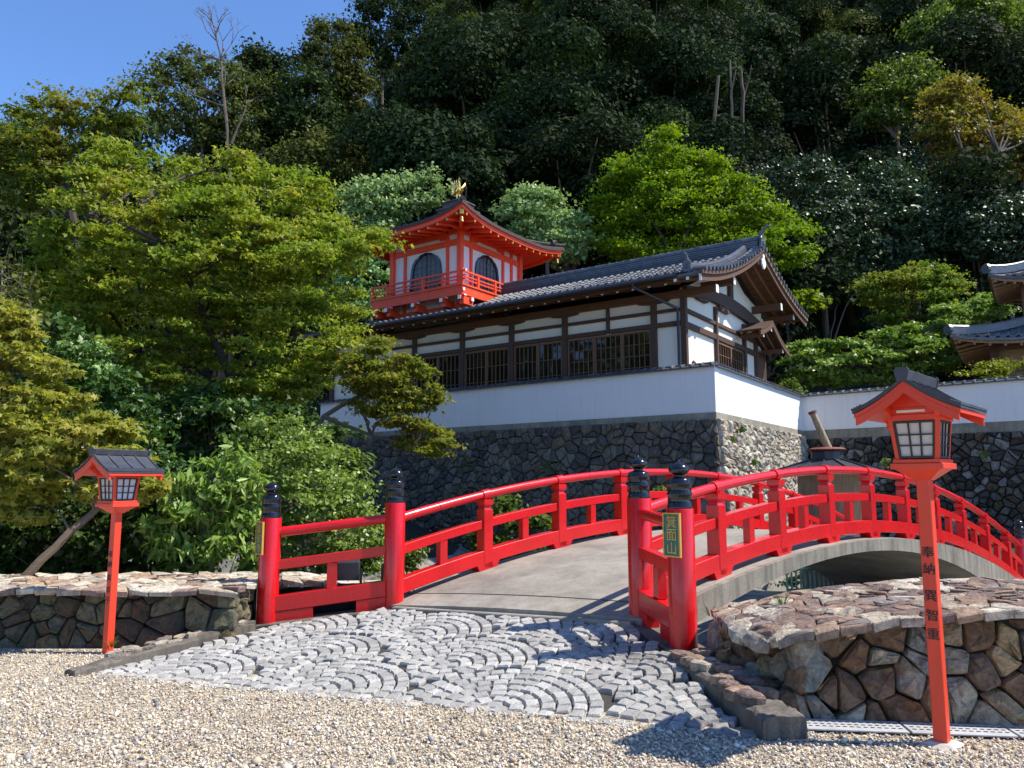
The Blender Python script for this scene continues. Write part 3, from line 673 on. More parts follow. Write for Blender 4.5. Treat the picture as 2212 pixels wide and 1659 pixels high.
# abutments, threshold strip and plinths under the wings
m = MB(); m.prism([P2 + V3((-.1, 0.05, -1.9)), P3 + V3((.05, 0.05, -1.9)), P3 + V3((.22, .22, -1.9)), P2 + V3((.1, .4, -1.9))], (0, 0, 1.98)); mk('abutment', m, MAT['old_concrete'], br)
e = Rp(9.6); f_ = Lp(9.6); m = MB(); m.prism([V3((f_.x, f_.y, -2.6)) - N_ * .3, V3((e.x, e.y, -2.6)) + N_ * .3, V3((e.x, e.y, -2.6)) + N_ * .3 + A_ * 2.2, V3((f_.x, f_.y, -2.6)) - N_ * .3 + A_ * 2.2], (0, 0, 1.5)); mk('abutment', m, MAT['old_concrete'], br)
zb = {1: -0.045, 2: 0.115, 3: 0.235, 4: 0.170}
def plinth(pa, za, pb, zb_, w, ext):
    d = (pb - pa); d.z = 0; d.normalize(); a = pa - d * ext; b = pb + d * ext
    return MB().beam(V3((a.x, a.y, za - 0.10)), V3((b.x, b.y, zb_ - 0.10)), w, 0.20)
mk('plinth', plinth(P1, zb[1], P2, zb[2], 0.32, 0.17), MAT['kerb_concrete'], br, bevel=0.01)
mk('plinth', plinth(P4, zb[4], P3, zb[3], 0.34, 0.17), MAT['kerb_concrete'], br, bevel=0.01)
th = MB(); q2 = V3((P2.x, P2.y, 0.105)); q3 = V3((P3.x, P3.y, 0.225)); th.beam(q2 + V3((0.1, -.10, -.04)), q3 + V3((-.05, -.09, -.04)), 0.30, 0.14); mk('threshold', th, MAT['deck_concrete'], br, bevel=0.01)

def sweep(m, pts, w, h, x):
    top = [[p - x * w / 2 + V3((0, 0, h / 2)), p + x * w / 2 + V3((0, 0, h / 2))] for p in pts]; bot = [[p - x * w / 2 - V3((0, 0, h / 2)), p + x * w / 2 - V3((0, 0, h / 2))] for p in pts]
    return m.slab(top, bot)
jp = []
for q in range(13):
    f = q / 12; l = Lp(0.20) - N_ * 0.10; r = Rp(0.20) + N_ * 0.10; p = l.lerp(r, f); p.z += -RH + 0.035 * (1 - (2 * f - 1) ** 2) + .001; jp.append(p)
mk('deck_joint', sweep(MB(), jp, .016, .006, A_), MAT['gap'], br)
CAPP = [(0.103, 0), (0.106, .008), (0.106, .022), (0.098, .03), (0.098, .105), (0.105, .112), (0.105, .124), (0.098, .132), (0.098, .188), (0.105, .195), (0.105, .207),
        (0.099, .214), (0.097, .228), (0.088, .242), (0.066, .252), (0.046, .258), (0.043, .268), (0.047, .276), (0.068, .284), (0.083, .300), (0.086, .318), (0.078, .342), (0.056, .362), (0.030, .376), (0.012, .385), (0.004, .396), (0.001, .402)]
def newel(p, z, sc, plaque=None):
    b = V3((p.x, p.y, z)); H = 1.11 * sc
    o = mk('newel_post', MB().lathe([(0.113 * sc, -0.03), (0.113 * sc, H - .012), (0.108 * sc, H), (0.09, H + .002)], b, 28), MAT['red_lacquer'], br, smooth=True)
    mk('finial_cap', MB().lathe([(r * sc, H + h * sc) for r, h in CAPP], b, 28), MAT['black_lacquer'], br, o, smooth=True, angle=50)
    if plaque:
        n = -A_; x = V3((-n.y, n.x, 0)); zc = z + 0.90 * sc; c = b + n * 0.118 * sc; c.z = zc; ax = (x, n, V3((0, 0, 1)))
        mk('plaque', MB().box(c, (0.150, 0.014, 0.330), ax), MAT['plaque_green'], br, o, bevel=0.002)
        fr = MB(); cc = c + n * 0.004
        for s in (-1, 1):
            fr.box(cc + x * s * 0.077, (0.012, 0.022, 0.354), ax); fr.box(cc + V3((0, 0, s * 0.171)), (0.1418, 0.022, 0.012), ax)
        mk('plaque_frame', fr, MAT['gold_paint'], br, o)
        for i, ch in enumerate(plaque): glyph(ch, c + n * 0.0075 + V3((0, 0, 0.105 - 0.105 * i)), x, 0.108, MAT['gold_paint'], br, o, 0.005, bold=0.0)
def glyph(ch, c, x, size, mat, root, parent, depth=0.001, name='lettering', bold=0.05):
    """one character as a flat mesh, upright, reading along x"""
    cu = bpy.data.curves.new('t', 'FONT'); cu.body = ch; cu.size = 1; cu.align_x = 'CENTER'; cu.resolution_u = 3; cu.extrude = 0.5
    o = bpy.data.objects.new('t', cu); col.objects.link(o); dg = bpy.context.evaluated_depsgraph_get()
    me = bpy.data.meshes.new_from_object(o.evaluated_get(dg)); bpy.data.objects.remove(o); bpy.data.curves.remove(cu)
    if not len(me.vertices): print('no glyph', ch); return
    co = np.array([v.co[:] for v in me.vertices]); ctr = (co.max(0) + co.min(0)) / 2; n = V3((x.y, -x.x, 0)); r0 = root.location
    for v in me.vertices:
        q = (V3(v.co) - V3(ctr)) * size; w = c + x * q.x + V3((0, 0, q.y)) + n * (v.co.z - ctr[2]) * depth * 2; v.co = w - r0
    if bold:
        bm = bmesh.new(); bm.from_mesh(me); g = bmesh.ops.duplicate(bm, geom=bm.verts[:] + bm.edges[:] + bm.faces[:]); dv = [e for e in g['geom'] if isinstance(e, bmesh.types.BMVert)]
        bmesh.ops.translate(bm, verts=dv, vec=x * bold * size + n * 0.0004 + V3((0, 0, bold * size * .4))); bm.to_mesh(me); bm.free()
    me.name = name; me.materials.clear(); me.materials.append(mat); o = bpy.data.objects.new(name, me); col.objects.link(o); o.parent = parent; return o
newel(P1, zb[1], 1.03, '瀧安寺'); newel(P2, zb[2], 1.03); newel(P3, zb[3], 1.0); newel(P4, zb[4], 1.0, '箕面山')

RED = MAT['red_lacquer']
def rail_side(fp, x, n, m0, m1):
    """posts at whole m; fp(m) is the top of the handrail"""
    for k in range(int(m0) + 1, n + 1):
        p = fp(k); b = p - V3((0, 0, RH)); m = MB(); ax = (A_, x, V3((0, 0, 1)))
        m.box(b + V3((0, 0, 0.38)), (0.15, 0.15, 0.72), ax)
        o = mk('rail_post', m, RED, br, bevel=0.006)
        m = MB()
        def fr(z0, w0, z1, w1):
            q = [b + A_ * sx * w / 2 + x * sy * w / 2 + V3((0, 0, z)) for z, w in ((z0, w0), (z1, w1)) for sx, sy in ((-1, -1), (1, -1), (1, 1), (-1, 1))]; m.hexa(q)
        fr(0.74, 0.112, 0.765, 0.10); fr(0.765, 0.10, 0.80, 0.15); fr(0.80, 0.15, 0.865, 0.15)
        mk('post_head', m, RED, br, o)
        d = (fp(k + .05) - fp(k - .05)).normalized(); c = p - V3((0, 0, 0.057))
        m = MB().tube([c - d * 0.06, c + d * 0.06], 0.066, 16); mk('rail_band', m, RED, br, o, smooth=True)
    for k in range(int(m0), n + 1):
        a, b_ = k, min(k + 1, m1); pts = [fp(a + (b_ - a) * q / 4) for q in range(5)]
        if k % 2:
            mk('top_rail', MB().tube([p - V3((0, 0, .057)) for p in pts], 0.054, 14), RED, br, smooth=True)
        else:
            e = 0.003 / SR; mid = a + (b_ - a) * (.36 if fp is Rp else .45)
            for u0, u1 in ((a, mid - e), (mid + e, b_)): mk('top_rail', MB().tube([fp(u0 + (u1 - u0) * q / 3) - V3((0, 0, .057)) for q in range(4)], 0.054, 14), RED, br, smooth=True)
        mk('middle_rail', sweep(MB(), [p - V3((0, 0, .415)) for p in pts], 0.10, 0.105, x), RED, br, bevel=0.004)
        mk('bottom_rail', sweep(MB(), [p - V3((0, 0, .82)) for p in pts], 0.14, 0.165, x), RED, br, bevel=0.005)
        p = fp((a + b_) / 2); mk('strut', MB().box(p - V3((0, 0, .605)), (0.11, 0.085, 0.285), (A_, x, V3((0, 0, 1)))), RED, br, bevel=0.004)
    for k in range(int(m0) + 1, n + 1):
        p = fp(k); b = p - V3((0, 0, RH)); d = (fp(k + .05) - fp(k - .05)).normalized(); m = MB()
        q = [b + d * sx * w + x * sy * 0.075 + V3((0, 0, z)) for z, w in ((-0.02, .13), (0.082, .19)) for sx, sy in ((-1, -1), (1, -1), (1, 1), (-1, 1))]; m.hexa(q); mk('rail_block', m, RED, br)
rail_side(Rp, N_, 9, 0, 9.7); rail_side(Lp, N_, 9, 0, 9.7)
def wing(pa, za, pb, zb_, sa, sb):
    d = (pb - pa); d.z = 0; L = d.length; d.normalize(); x = V3((d.y, -d.x, 0))
    a, b = V3((pa.x, pa.y, za)), V3((pb.x, pb.y, zb_)); up = lambda h: V3((0, 0, h)); f = lambda t: a.lerp(b, t)
    t0, t1 = 0.09 / L, 1 - 0.09 / L
    mk('top_rail', MB().tube([f(t0) + up(.975), f(t1) + up(.975)], 0.054, 14), RED, br, smooth=True)
    mk('middle_rail', sweep(MB(), [f(t0) + up(.62), f(t1) + up(.62)], 0.10, 0.105, x), RED, br, bevel=0.004)
    mk('bottom_rail', sweep(MB(), [f(t0) + up(.205), f(t1) + up(.205)], 0.14, 0.17, x), RED, br, bevel=0.005)
    mk('strut', MB().box(f(.5) + up(.428), (0.11, 0.085, 0.276), (d, x, V3((0, 0, 1)))), RED, br, bevel=0.004)
    for u0, u1 in ((t0, 0.36), (0.70, t1)): mk('rail_block', sweep(MB(), [f(u0) + up(.055), f(u1) + up(.055)], 0.13, 0.125, x), RED, br, bevel=0.004)
wing(P1, zb[1], P2, zb[2], 1, 1); wing(P4, zb[4], P3, zb[3], 1, 1)
# far end newels
p = Lp(9.8); newel(V3((p.x, p.y, 0)), p.z - RH, 1.0); p = Rp(9.8); newel(V3((p.x, p.y, 0)), p.z - RH, 1.0)

# floodlights on the wall capping
def flood(loc, yaw, label):
    t = thing('floodlight', loc, label, 'floodlight', 'floodlights on the left capping'); x = V3((math.cos(yaw), math.sin(yaw), 0)); y = V3((-x.y, x.x, 0)); c = V3(loc)
    m = MB(); pf = [(-.10, .06), (.05, .04), (.05, .26), (.0, .30), (-.06, .30), (-.10, .26)]
    m.prism([c - x * .125 + y * a + V3((0, 0, b)) for a, b in pf], x * .25); mk('housing', m, MAT['dark_metal'], t, bevel=0.006)
    br_ = MB()
    for s in (-1, 1): br_.beam(c + x * s * .142 + V3((0, 0, .0)), c + x * s * .142 + V3((0, 0, .18)), .03, .012, up=y)
    br_.box(c + V3((0, 0, 0.008)), (.30, .05, .012), (x, y, V3((0, 0, 1)))); mk('bracket', br_, MAT['dark_metal'], t)
    mk('lens', MB().box(c + y * .054 + V3((0, 0, .15)), (.21, .006, .18), (x, y, V3((0, 0, 1)))), MAT['window_glass'], t)
p = at(752, 1277, 9.05); flood((p.x, p.y, 0.31), R(6), 'black floodlight standing on the stone capping between the two left newels')
p = at(822, 1250, 9.3); flood((p.x + .1, p.y, 0.26), R(75), 'floodlight half hidden behind the newel at the bridge entrance')

# ================================================================== roofed lanterns
def lantern(name, base, phi, Hpost, text, label, footing):
    t = thing(name, base, label, 'lantern'); B = V3(base); n = V3((math.cos(phi), math.sin(phi), 0)); x = V3((-n.y, n.x, 0)); Z = V3((0, 0, 1))
    VM = MAT['vermilion']; hz = Hpost
    def P(a, b, h): return B + x * a + n * b + Z * h        # a to the right of the front, b outwards, h up
    ax = (x, n, Z)
    mk('post', MB().box(P(0, 0, (hz + 0.03) / 2 - .1), (0.074, 0.074, hz + 0.03 + .2), ax), VM, t, bevel=0.004)
    m = MB(); m.hexa([P(a * .045, b * .045, hz - .02) for a, b in ((-1, -1), (1, -1), (1, 1), (-1, 1))] + [P(a * .125, b * .125, hz + .045) for a, b in ((-1, -1), (1, -1), (1, 1), (-1, 1))])
    mk('bracket', m, VM, t)
    m = MB().box(P(0, 0, hz + .062), (.288, .288, .034), ax).box(P(0, 0, hz + .091), (.262, .262, .024), ax); mk('sill', m, VM, t, bevel=0.003)
    z0, z1 = hz + .103, hz + .335; w0, w1 = .118, .138
    def wz(z): return w0 + (w1 - w0) * (z - z0) / (z1 - z0)
    for sx in (-1, 1):
        for sy in (-1, 1):
            m = MB(); k = .013
            m.hexa([P(sx * (w - k) + dx * k, sy * (w - k) + dy * k, z) for z, w in ((z0, w0), (z1, w1)) for dx, dy in ((-1, -1), (1, -1), (1, 1), (-1, 1))]); mk('corner_post', m, VM, t)
    m = MB().box(P(0, 0, z1 + .015), (.288, .288, .036), ax).box(P(0, 0, z1 + .055), (.276, .276, .044), ax); mk('head_beam', m, VM, t, bevel=0.003)
    # four lattice windows
    for q in range(4):
        c_, s_ = [(1, 0), (0, 1), (-1, 0), (0, -1)][q]
        def F(a, o, z):
            w = wz(z) - .006 + o; return P(c_ * a + s_ * w, -s_ * a + c_ * w, z) if True else None
        half = lambda z: wz(z) - .028
        zz0, zz1 = z0 + .006, z1 - .006
        fm = MB()
        def bar(a0, za, a1, zb2, wid, o0, o1, horiz):
            d = (0, wid / 2) if horiz else (wid / 2, 0)
            fm.hexa([F(a0 - d[0], o0, za - d[1]), F(a0 + d[0], o0, za - d[1]) if not horiz else F(a1, o0, zb2 - d[1]), F(a1 + d[0], o0, zb2 + d[1]) if not horiz else F(a1, o0, zb2 + d[1]), F(a1 - d[0], o0, zb2 + d[1]) if not horiz else F(a0, o0, za + d[1])] +
                    [F(a0 - d[0], o1, za - d[1]), F(a0 + d[0], o1, za - d[1]) if not horiz else F(a1, o1, zb2 - d[1]), F(a1 + d[0], o1, zb2 + d[1]) if not horiz else F(a1, o1, zb2 + d[1]), F(a1 - d[0], o1, zb2 + d[1]) if not horiz else F(a0, o1, za + d[1])])
        for s in (-1, 1): bar(s * half(zz0), zz0, s * half(zz1), zz1, .014, -.006, .006, False)
        for z in (zz0 + .006, zz1 - .006): bar(-half(z), z, half(z), z, .013, -.005, .0065, True)
        for s in (-.30, .30): bar(s * half(zz0), zz0, s * half(zz1), zz1, .0085, -.005, .004, False)
        for f in (.34, .63): z = zz0 + (zz1 - zz0) * f; bar(-half(z), z, half(z), z, .0085, -.005, .0045, True)
        o = mk('window', fm, MAT['lattice_dark'], t)
        fr = [-.97, -.30, .30, .97]; fz = [.02, .34, .63, .98]
        for i in range(3):
            for j in range(3):
                za, zc = zz0 + (zz1 - zz0) * fz[j], zz0 + (zz1 - zz0) * fz[j + 1]
                pm = MB(); pm.hexa([F(fr[i] * half(za), -.012, za), F(fr[i + 1] * half(za), -.012, za), F(fr[i + 1] * half(zc), -.012, zc), F(fr[i] * half(zc), -.012, zc)] +
                                   [F(fr[i] * half(za), -.007, za), F(fr[i + 1] * half(za), -.007, za), F(fr[i + 1] * half(zc), -.007, zc), F(fr[i] * half(zc), -.007, zc)]); mk('pane', pm, MAT['paper'], t, o)
    mk('plate', MB().box(P(-.01, .141, z1 + .052), (.155, .006, .014), ax), MAT['white_paint'], t)
    # gable roof, ridge along n
    ze, zr = z1 + .040, z1 + .218; hw = .285; dp = .290
    def prof(f):   # f -1..1 across
        k = abs(f); return zr - (zr - ze) * (k * 1.35 - .35 * k * k)
    fs = [i / 8 - 1 for i in range(17)]
    for nm, o, th_, mt, dpp in (('roof_board', -.024, .024, VM, dp), ('roof', 0.002, .014, MAT['lamp_tile'], dp + .012)):
        for s in (-1, 1):
            ff = [s * i / 8 for i in range(9)]
            top = [[P(f * hw * (1.02 if nm == 'roof' else 1), b, prof(f) + o + th_) for f in ff] for b in (-dpp, dpp)]; bot = [[P(f * hw * (1.02 if nm == 'roof' else 1), b, prof(f) + o) for f in ff] for b in (-dpp, dpp)]
            if s > 0: top, bot = top[::-1], bot[::-1]
            mk('roof_panel' if nm == 'roof' else nm, MB().slab(top, bot), mt, t, smooth=True)
    # battens of the roof panels, verge boards, gable wall, struts
    for s in (-1, 1):
        for b in (-.29, -.145, 0, .145, .29):
            pts = [P(s * hw * 1.02 * i / 8, b, prof(i / 8) + .020) for i in range(9)]; mk('batten', sweep(MB(), pts, .012, .014, n), MAT['lamp_tile'], t)
        for h in (.5,): pass
        for b in (-1, 1):
            pts = [P(s * hw * .97 * i / 8, b * (dp - .012), prof(i / 8) - .046) for i in range(9)]; mk('verge_board', sweep(MB(), pts, .02, .046, n), VM, t)
        st = MB()
        for i in range(4): f = .80 + .055 * i; st.box(P(s * hw * f * 1.03, 0, prof(f) + .022), (.022, 2 * dp + .034, .014), ax)
        mk('eave_tiles', st, MAT['lamp_tile'], t)
        mk('eave_strut', MB().beam(P(s * .125, .13, z1 + .03), P(s * .150, .20, z1 + .095), .03, .04), VM, t)
    gm = MB(); gm.prism([P(-.135, -.135, z1 + .074), P(.135, -.135, z1 + .074), P(.135, -.135, prof(.47) - .03), P(0, -.135, prof(0) - .03), P(-.135, -.135, prof(.47) - .03)], n * .27); mk('gable_wall', gm, VM, t)
    gm = MB(); gm.prism([P(-.045, .14, zr - .075), P(.02, .14, zr - .105), P(.05, .14, zr - .075), P(.012, .14, zr - .03), P(-.02, .14, zr - .03)], n * .02); mk('gable_pendant', gm, VM, t)
    rm = MB(); rm.hexa([P(a * w, b * .29, z) for z, w in ((zr + .004, .026), (zr + .062, .038)) for a, b in ((-1, -1), (1, -1), (1, 1), (-1, 1))]); mk('ridge_cap', rm, MAT['lamp_tile'], t, bevel=0.003)
    for b in (-1, 1):
        rm = MB(); rm.prism([P(a, b * .295, z) for a, z in ((-.026, zr - .006), (.026, zr - .006), (.042, zr + .06), (.030, zr + .078), (-.030, zr + .078), (-.042, zr + .06))], n * b * .014); mk('ridge_end', rm, MAT['lamp_tile'], t)
    if footing: m = MB(); m.hexa([P(a * .17, b * .17, -.04) for a, b in ((-1, -1), (1, -1), (1, 1), (-1, 1))] + [P(a * .06, b * .06, .024) for a, b in ((-1, -1), (1, -1), (1, 1), (-1, 1))]); mk('footing', m, MAT['footing'], t)
    zz = [Hpost - f for f in text[1]]
    for ch, z in zip(text[0], zz): glyph(ch, P(0, .0374, z), x, .071, MAT['ink'], t, t, .0008)
    return t
lantern('roofed_lantern', (2.470, 4.585, 0.0), R(226.5), 1.528, ('奉納巽智重', (.44, .535, .69, .80, .905)), 'tall vermilion post lantern with inked writing on a pale footing by the ochre wall', True)
p = at(233, 1402, 7.72)
lantern('roofed_lantern', (p.x, p.y, -0.17), R(241), 1.375, ('奉納岡幸子', (.42, .515, .65, .765, .865)), 'smaller vermilion post lantern with black battened roof in front of the mossy wall', False)
# ================================================================== terrace walls
rc = random.Random(31); UP = V3((0, 0, 1)); ZB = 3.323; ZT = 4.585
def wallframe(O, d, n_in):   # n_in points into the terrace
    n = -n_in.normalized()
    return lambda a, b, h: O + d * a + UP * b + n * (h + 0.05 + 0.13 * (3.15 - b))
cw = thing('retaining_wall', CW + V3((0, 0, -1.9)), 'high battered rubble wall with a sunlit corner carrying the white wall below the hall', 'stone wall')
f1 = wallframe(CW, UW, NW1); f2 = wallframe(CW, RWd, NW2); f3 = wallframe(RW, UR, NW3)
LR = (RW - CW).length; bt = 0.66
b1 = [(-0.5, -1.0), (16.5, -1.0), (16.5, 3.16), (-0.05, 3.16)]; b2 = [(-0.5, -1.0), (LR + .25, -1.0), (LR - .05, 3.16), (-0.05, 3.16)]; b3 = [(0.6, -1.0), (9.5, -1.0), (9.5, 3.02), (0.02, 3.02)]
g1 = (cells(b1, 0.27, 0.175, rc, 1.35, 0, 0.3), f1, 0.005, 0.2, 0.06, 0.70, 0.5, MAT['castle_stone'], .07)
g2 = (cells(b2, 0.28, 0.19, rc, 1.2, 0, 0.2), f2, 0.007, 0.2, 0.09, 0.6, 0.5, MAT['castle_stone_sunlit'])
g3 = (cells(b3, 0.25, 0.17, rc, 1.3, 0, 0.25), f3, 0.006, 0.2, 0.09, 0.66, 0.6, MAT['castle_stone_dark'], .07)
def backing(root, O, d, n_in, L, e0=0.0, e1=0.0):
    n = -n_in.normalized(); q = lambda a, b, o: O + d * a + UP * b + n * (o + 0.13 * (3.15 - b) - 0.05)
    m = MB(); m.hexa([q(-e0, -1.95, 0), q(-e0, -1.95, -.8), q(L + e1, -1.95, -.8), q(L + e1, -1.95, 0), q(0, 3.1, 0), q(0, 3.1, -.5), q(L, 3.1, -.5), q(L, 3.1, 0)]); mk('wall_core', m, MAT['mortar'], root)
backing(cw, CW, UW, NW1, 16.5, .5); backing(cw, CW, RWd, NW2, LR, .5)
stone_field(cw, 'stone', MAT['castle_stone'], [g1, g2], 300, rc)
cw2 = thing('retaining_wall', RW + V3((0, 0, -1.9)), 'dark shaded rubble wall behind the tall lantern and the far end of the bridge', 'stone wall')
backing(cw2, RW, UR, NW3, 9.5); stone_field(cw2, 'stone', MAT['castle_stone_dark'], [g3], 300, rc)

pw = thing('plaster_wall', CW + V3((0, 0, 3.1)), 'long white plastered wall with tiled coping on top of the rubble wall', 'wall')
def wall_run(O, d, n_in, L, zb, zbb, e0, e1):
    n = n_in.normalized()
    q = lambda a, o, z: O + d * a + n * o + UP * z
    mk('wall_panel', MB().hexa([q(0, 0, zb), q(0, .24, zb), q(L, .24, zb), q(L, 0, zb), q(0, 0, ZT - .04), q(0, .24, ZT - .04), q(L, .24, ZT - .04), q(L, 0, ZT - .04)]), MAT['white_plaster'], pw)
    mk('base_band', MB().hexa([q(-.02, -.03, zbb), q(-.02, .3, zbb), q(L, .3, zbb), q(L, -.03, zbb), q(-.02, -.03, zb), q(-.02, .3, zb), q(L, .3, zb), q(L, -.03, zb)]), MAT['band_concrete'], pw)
    m = MB(); m.prism([q(-e0, -.10, ZT - .04), q(-e0, -.10, ZT - .005), q(-e0, .12, ZT + .07), q(-e0, .34, ZT - .005), q(-e0, .34, ZT - .04)], d * (L + e0 + e1)); mk('coping', m, MAT['roof_tile'], pw)
    mk('coping_ridge', MB().tube([q(-e0, .12, ZT + .075), q(L + e1, .12, ZT + .075)], .035, 8), MAT['roof_tile'], pw, smooth=True)
    k = 0; a = 0.05
    while a < L:
        m = MB().tube([q(a, -.125, ZT + .015), q(a, .10, ZT + .085)], .036, 8); mk('coping_tile', m, MAT['roof_tile'], pw, smooth=True); a += 0.29
wall_run(CW, UW, NW1, 16.5, ZB, 3.12, .02, 0); wall_run(CW + RWd * .24, RWd, NW2, LR - .0, ZB, 3.1, .2, 0); wall_run(RW, UR, NW3, 9.5, ZB, 2.98, 0, 0)

# ================================================================== main hall
hall = thing('main_hall', OH + V3((0, 0, 3.25)), 'long white walled wooden hall with dark tiled gable roof and lattice windows', 'hall')
def hb(s0, s1, t0, t1, z0, z1, m=None):
    return (m or MB()).hexa([W(s0, t0, z0), W(s0, t1, z0), W(s1, t1, z0), W(s1, t0, z0), W(s0, t0, z1), W(s0, t1, z1), W(s1, t1, z1), W(s1, t0, z1)])
DW, BW, PW, WP, RT = MAT['dark_wood'], MAT['brown_wood'], MAT['pale_wood'], MAT['hall_plaster'], MAT['roof_tile']
LH, TH = 15.0, 7.4; TE, TR, TB = -1.25, 4.0, 9.0; ZE, ZR, ZRB = 7.10, 9.03, 7.62
def zf(f, a, b): return a + (b - a) * (.48 * f + .52 * f * f)
def RF(s, f, o=0.0): return W(s, TE + (TR - TE) * f, zf(f, ZE, ZR) + o)
def RB(s, f, o=0.0): return W(s, TB + (TR - TB) * f, zf(f, ZRB, ZR) + o)
mk('front_wall', hb(0, LH, .06, .2, 3.25, 6.9), WP, hall)
gp = [W(0.06, t, z) for t, z in ((.2, 3.25), (TH, 3.25), (TH, 7.65), (5.6, 8.0), (4.0, 8.75), (2.4, 8.0), (0.9, 7.35), (.2, 7.1))]
mk('gable_wall', MB().prism(gp, UH * .12), WP, hall)
mk('back_wall', hb(0, LH, TH - .15, TH, 3.25, 7.4), WP, hall); mk('end_wall', hb(LH - .15, LH, .2, TH - .15, 3.25, 7.4), WP, hall)
PS = [0.0, .93, 2.45, 3.98, 6.05, 8.15, 10.4, 12.6, 14.8]
for s in PS:
    full = s not in (2.45,); w = .17 if full else .10
    mk('post', hb(s - w / 2, s + w / 2, -.05 if full else -.02, .10, 3.25 if full else 5.97, 6.75), DW, hall, bevel=0.006)
for i, (a, b) in enumerate(zip(PS, PS[1:])):   # short mid posts of the upper panels and the tie beams between the posts
    g0, g1_ = a + .085, b - .085
    mk('tie_beam', hb(g0, g1_, -.03, .09, 6.37, 6.46), DW, hall, bevel=0.004); mk('window_head', hb(g0, g1_, -.045, .09, 5.95, 6.08), DW, hall, bevel=0.004)
    c = (a + b) / 2
mk('eave_beam', hb(-1.0, LH, -.07, .12, 6.75, 6.97), BW, hall, bevel=0.006)
for s in PS[1:]:
    if s == 2.45 or s > 13: continue
    m = MB(); m.prism([W(s - .50, -.055, 6.75), W(s - .50, -.055, 6.71), W(s - .38, -.055, 6.685), W(s - .17, -.055, 6.665), W(s + .17, -.055, 6.665), W(s + .38, -.055, 6.685), W(s + .50, -.055, 6.71), W(s + .50, -.055, 6.75)], VH * .12); mk('bracket_arm', m, DW, hall)
def window(f, a0, a1, z0, z1, nx, nz, frame_mat, root, head=True):
    """f(a, o, z) places a point, o outwards; frame, bars and one pane per opening"""
    m = MB(); fw = .05
    def bx(x0, x1, y0, y1, o0, o1, mm): mm.hexa([f(x0, o0, y0), f(x1, o0, y0), f(x1, o1, y0), f(x0, o1, y0), f(x0, o0, y1), f(x1, o0, y1), f(x1, o1, y1), f(x0, o1, y1)])
    bx(a0, a0 + fw, z0, z1, -.02, .025, m); bx(a1 - fw, a1, z0, z1, -.02, .025, m); bx(a0 + fw, a1 - fw, z1 - fw, z1, -.02, .025, m); bx(a0 + fw, a1 - fw, z0, z0 + fw, -.02, .025, m)
    o = mk('window', m, frame_mat, root); bm_ = MB(); X = [a0 + fw + (a1 - a0 - 2 * fw) * i / nx for i in range(nx + 1)]; Zz = [z0 + fw + (z1 - z0 - 2 * fw) * i / nz for i in range(nz + 1)]
    for x in X[1:-1]: bx(x - .011, x + .011, z0 + fw, z1 - fw, -.012, .014, bm_)
    for z in Zz[1:-1]: bx(a0 + fw, a1 - fw, z - .009, z + .009, -.010, .011, bm_)
    mk('lattice', bm_, frame_mat, root, o)
    rr = random.Random(int(a0 * 100))
    for i in range(nx):
        for j in range(nz):
            tlt = (rr.random() - .5) * .006; pm = MB(); pm.hexa([f(X[i] + .004, -.018 + tlt, Zz[j] + .004), f(X[i + 1] - .004, -.018 - tlt, Zz[j] + .004), f(X[i + 1] - .004, -.024 - tlt, Zz[j] + .004), f(X[i] + .004, -.024 + tlt, Zz[j] + .004),
                                                              f(X[i] + .004, -.018 + tlt, Zz[j + 1] - .004), f(X[i + 1] - .004, -.018 - tlt, Zz[j + 1] - .004), f(X[i + 1] - .004, -.024 - tlt, Zz[j + 1] - .004), f(X[i] + .004, -.024 + tlt, Zz[j + 1] - .004)])
            mk('pane', pm, MAT['window_glass'], root, o)
fF = lambda a, o, z: W(a, .025 - o, z)
for a, b, n, nx, nz in ((1.03, 3.88, 3, 5, 6), (4.08, 5.95, 2, 5, 4), (6.15, 8.05, 2, 5, 4), (8.25, 10.3, 2, 5, 4), (10.5, 12.5, 2, 4, 3)):
    for i in range(n): window(fF, a + (b - a) * i / n + .005, a + (b - a) * (i + 1) / n - .005, 3.75, 5.925, nx, nz, MAT['lattice_wood'], hall)
    mk('sill_beam', hb(a, b, -.05, .05, 3.6, 3.74), DW, hall)
# gable side
fG = lambda a, o, z: W(.025 - o, a, z)
for i in range(2): window(fG, 2.70 + 1.2 * i, 3.88 + 1.2 * i, 3.75, 5.86, 5, 6, MAT['lattice_wood'], hall)
for t, w, z1 in ((0.0, 0, 0), (2.58, .14, 6.95), (5.25, .17, 6.85), (6.45, .17, 6.75), (7.32, .16, 7.0)):
    if w: mk('post', hb(-.05, .10, t - w / 2, t + w / 2, 3.25, z1), DW, hall, bevel=0.006)
for z0, z1 in ((6.36, 6.47), (5.90, 6.07)):
    for a, b in ((.09, 2.50), (2.66, 5.16), (5.34, 6.36), (6.54, 7.23)): mk('tie_beam', hb(-.035, .09, a, b, z0, z1), DW, hall, bevel=0.004)
mk('door_frame', hb(-.03, .05, 6.54, 7.23, 3.4, 5.89), BW, hall)
ar = [(.09, 6.78), (1.2, 6.98), (2.3, 7.06), (3.7, 7.06), (5.2, 6.98), (7.2, 6.78), (7.2, 7.15), (5.2, 7.42), (3.7, 7.50), (2.3, 7.42), (.09, 7.12)]
mk('rainbow_beam', MB().prism([W(-.09, t, z) for t, z in ar], UH * .14), DW, hall)
for t in (1.4, 3.3): mk('bracket_arm', MB().prism([W(-.07, t - .5, 6.99), W(-.07, t - .35, 6.90), W(-.07, t + .35, 6.90), W(-.07, t + .5, 6.99), W(-.07, t + .5, 7.08), W(-.07, t - .5, 7.08)], UH * .12), DW, hall)
mk('king_post', hb(-.06, .05, 3.86, 4.14, 7.5, 8.8), DW, hall)
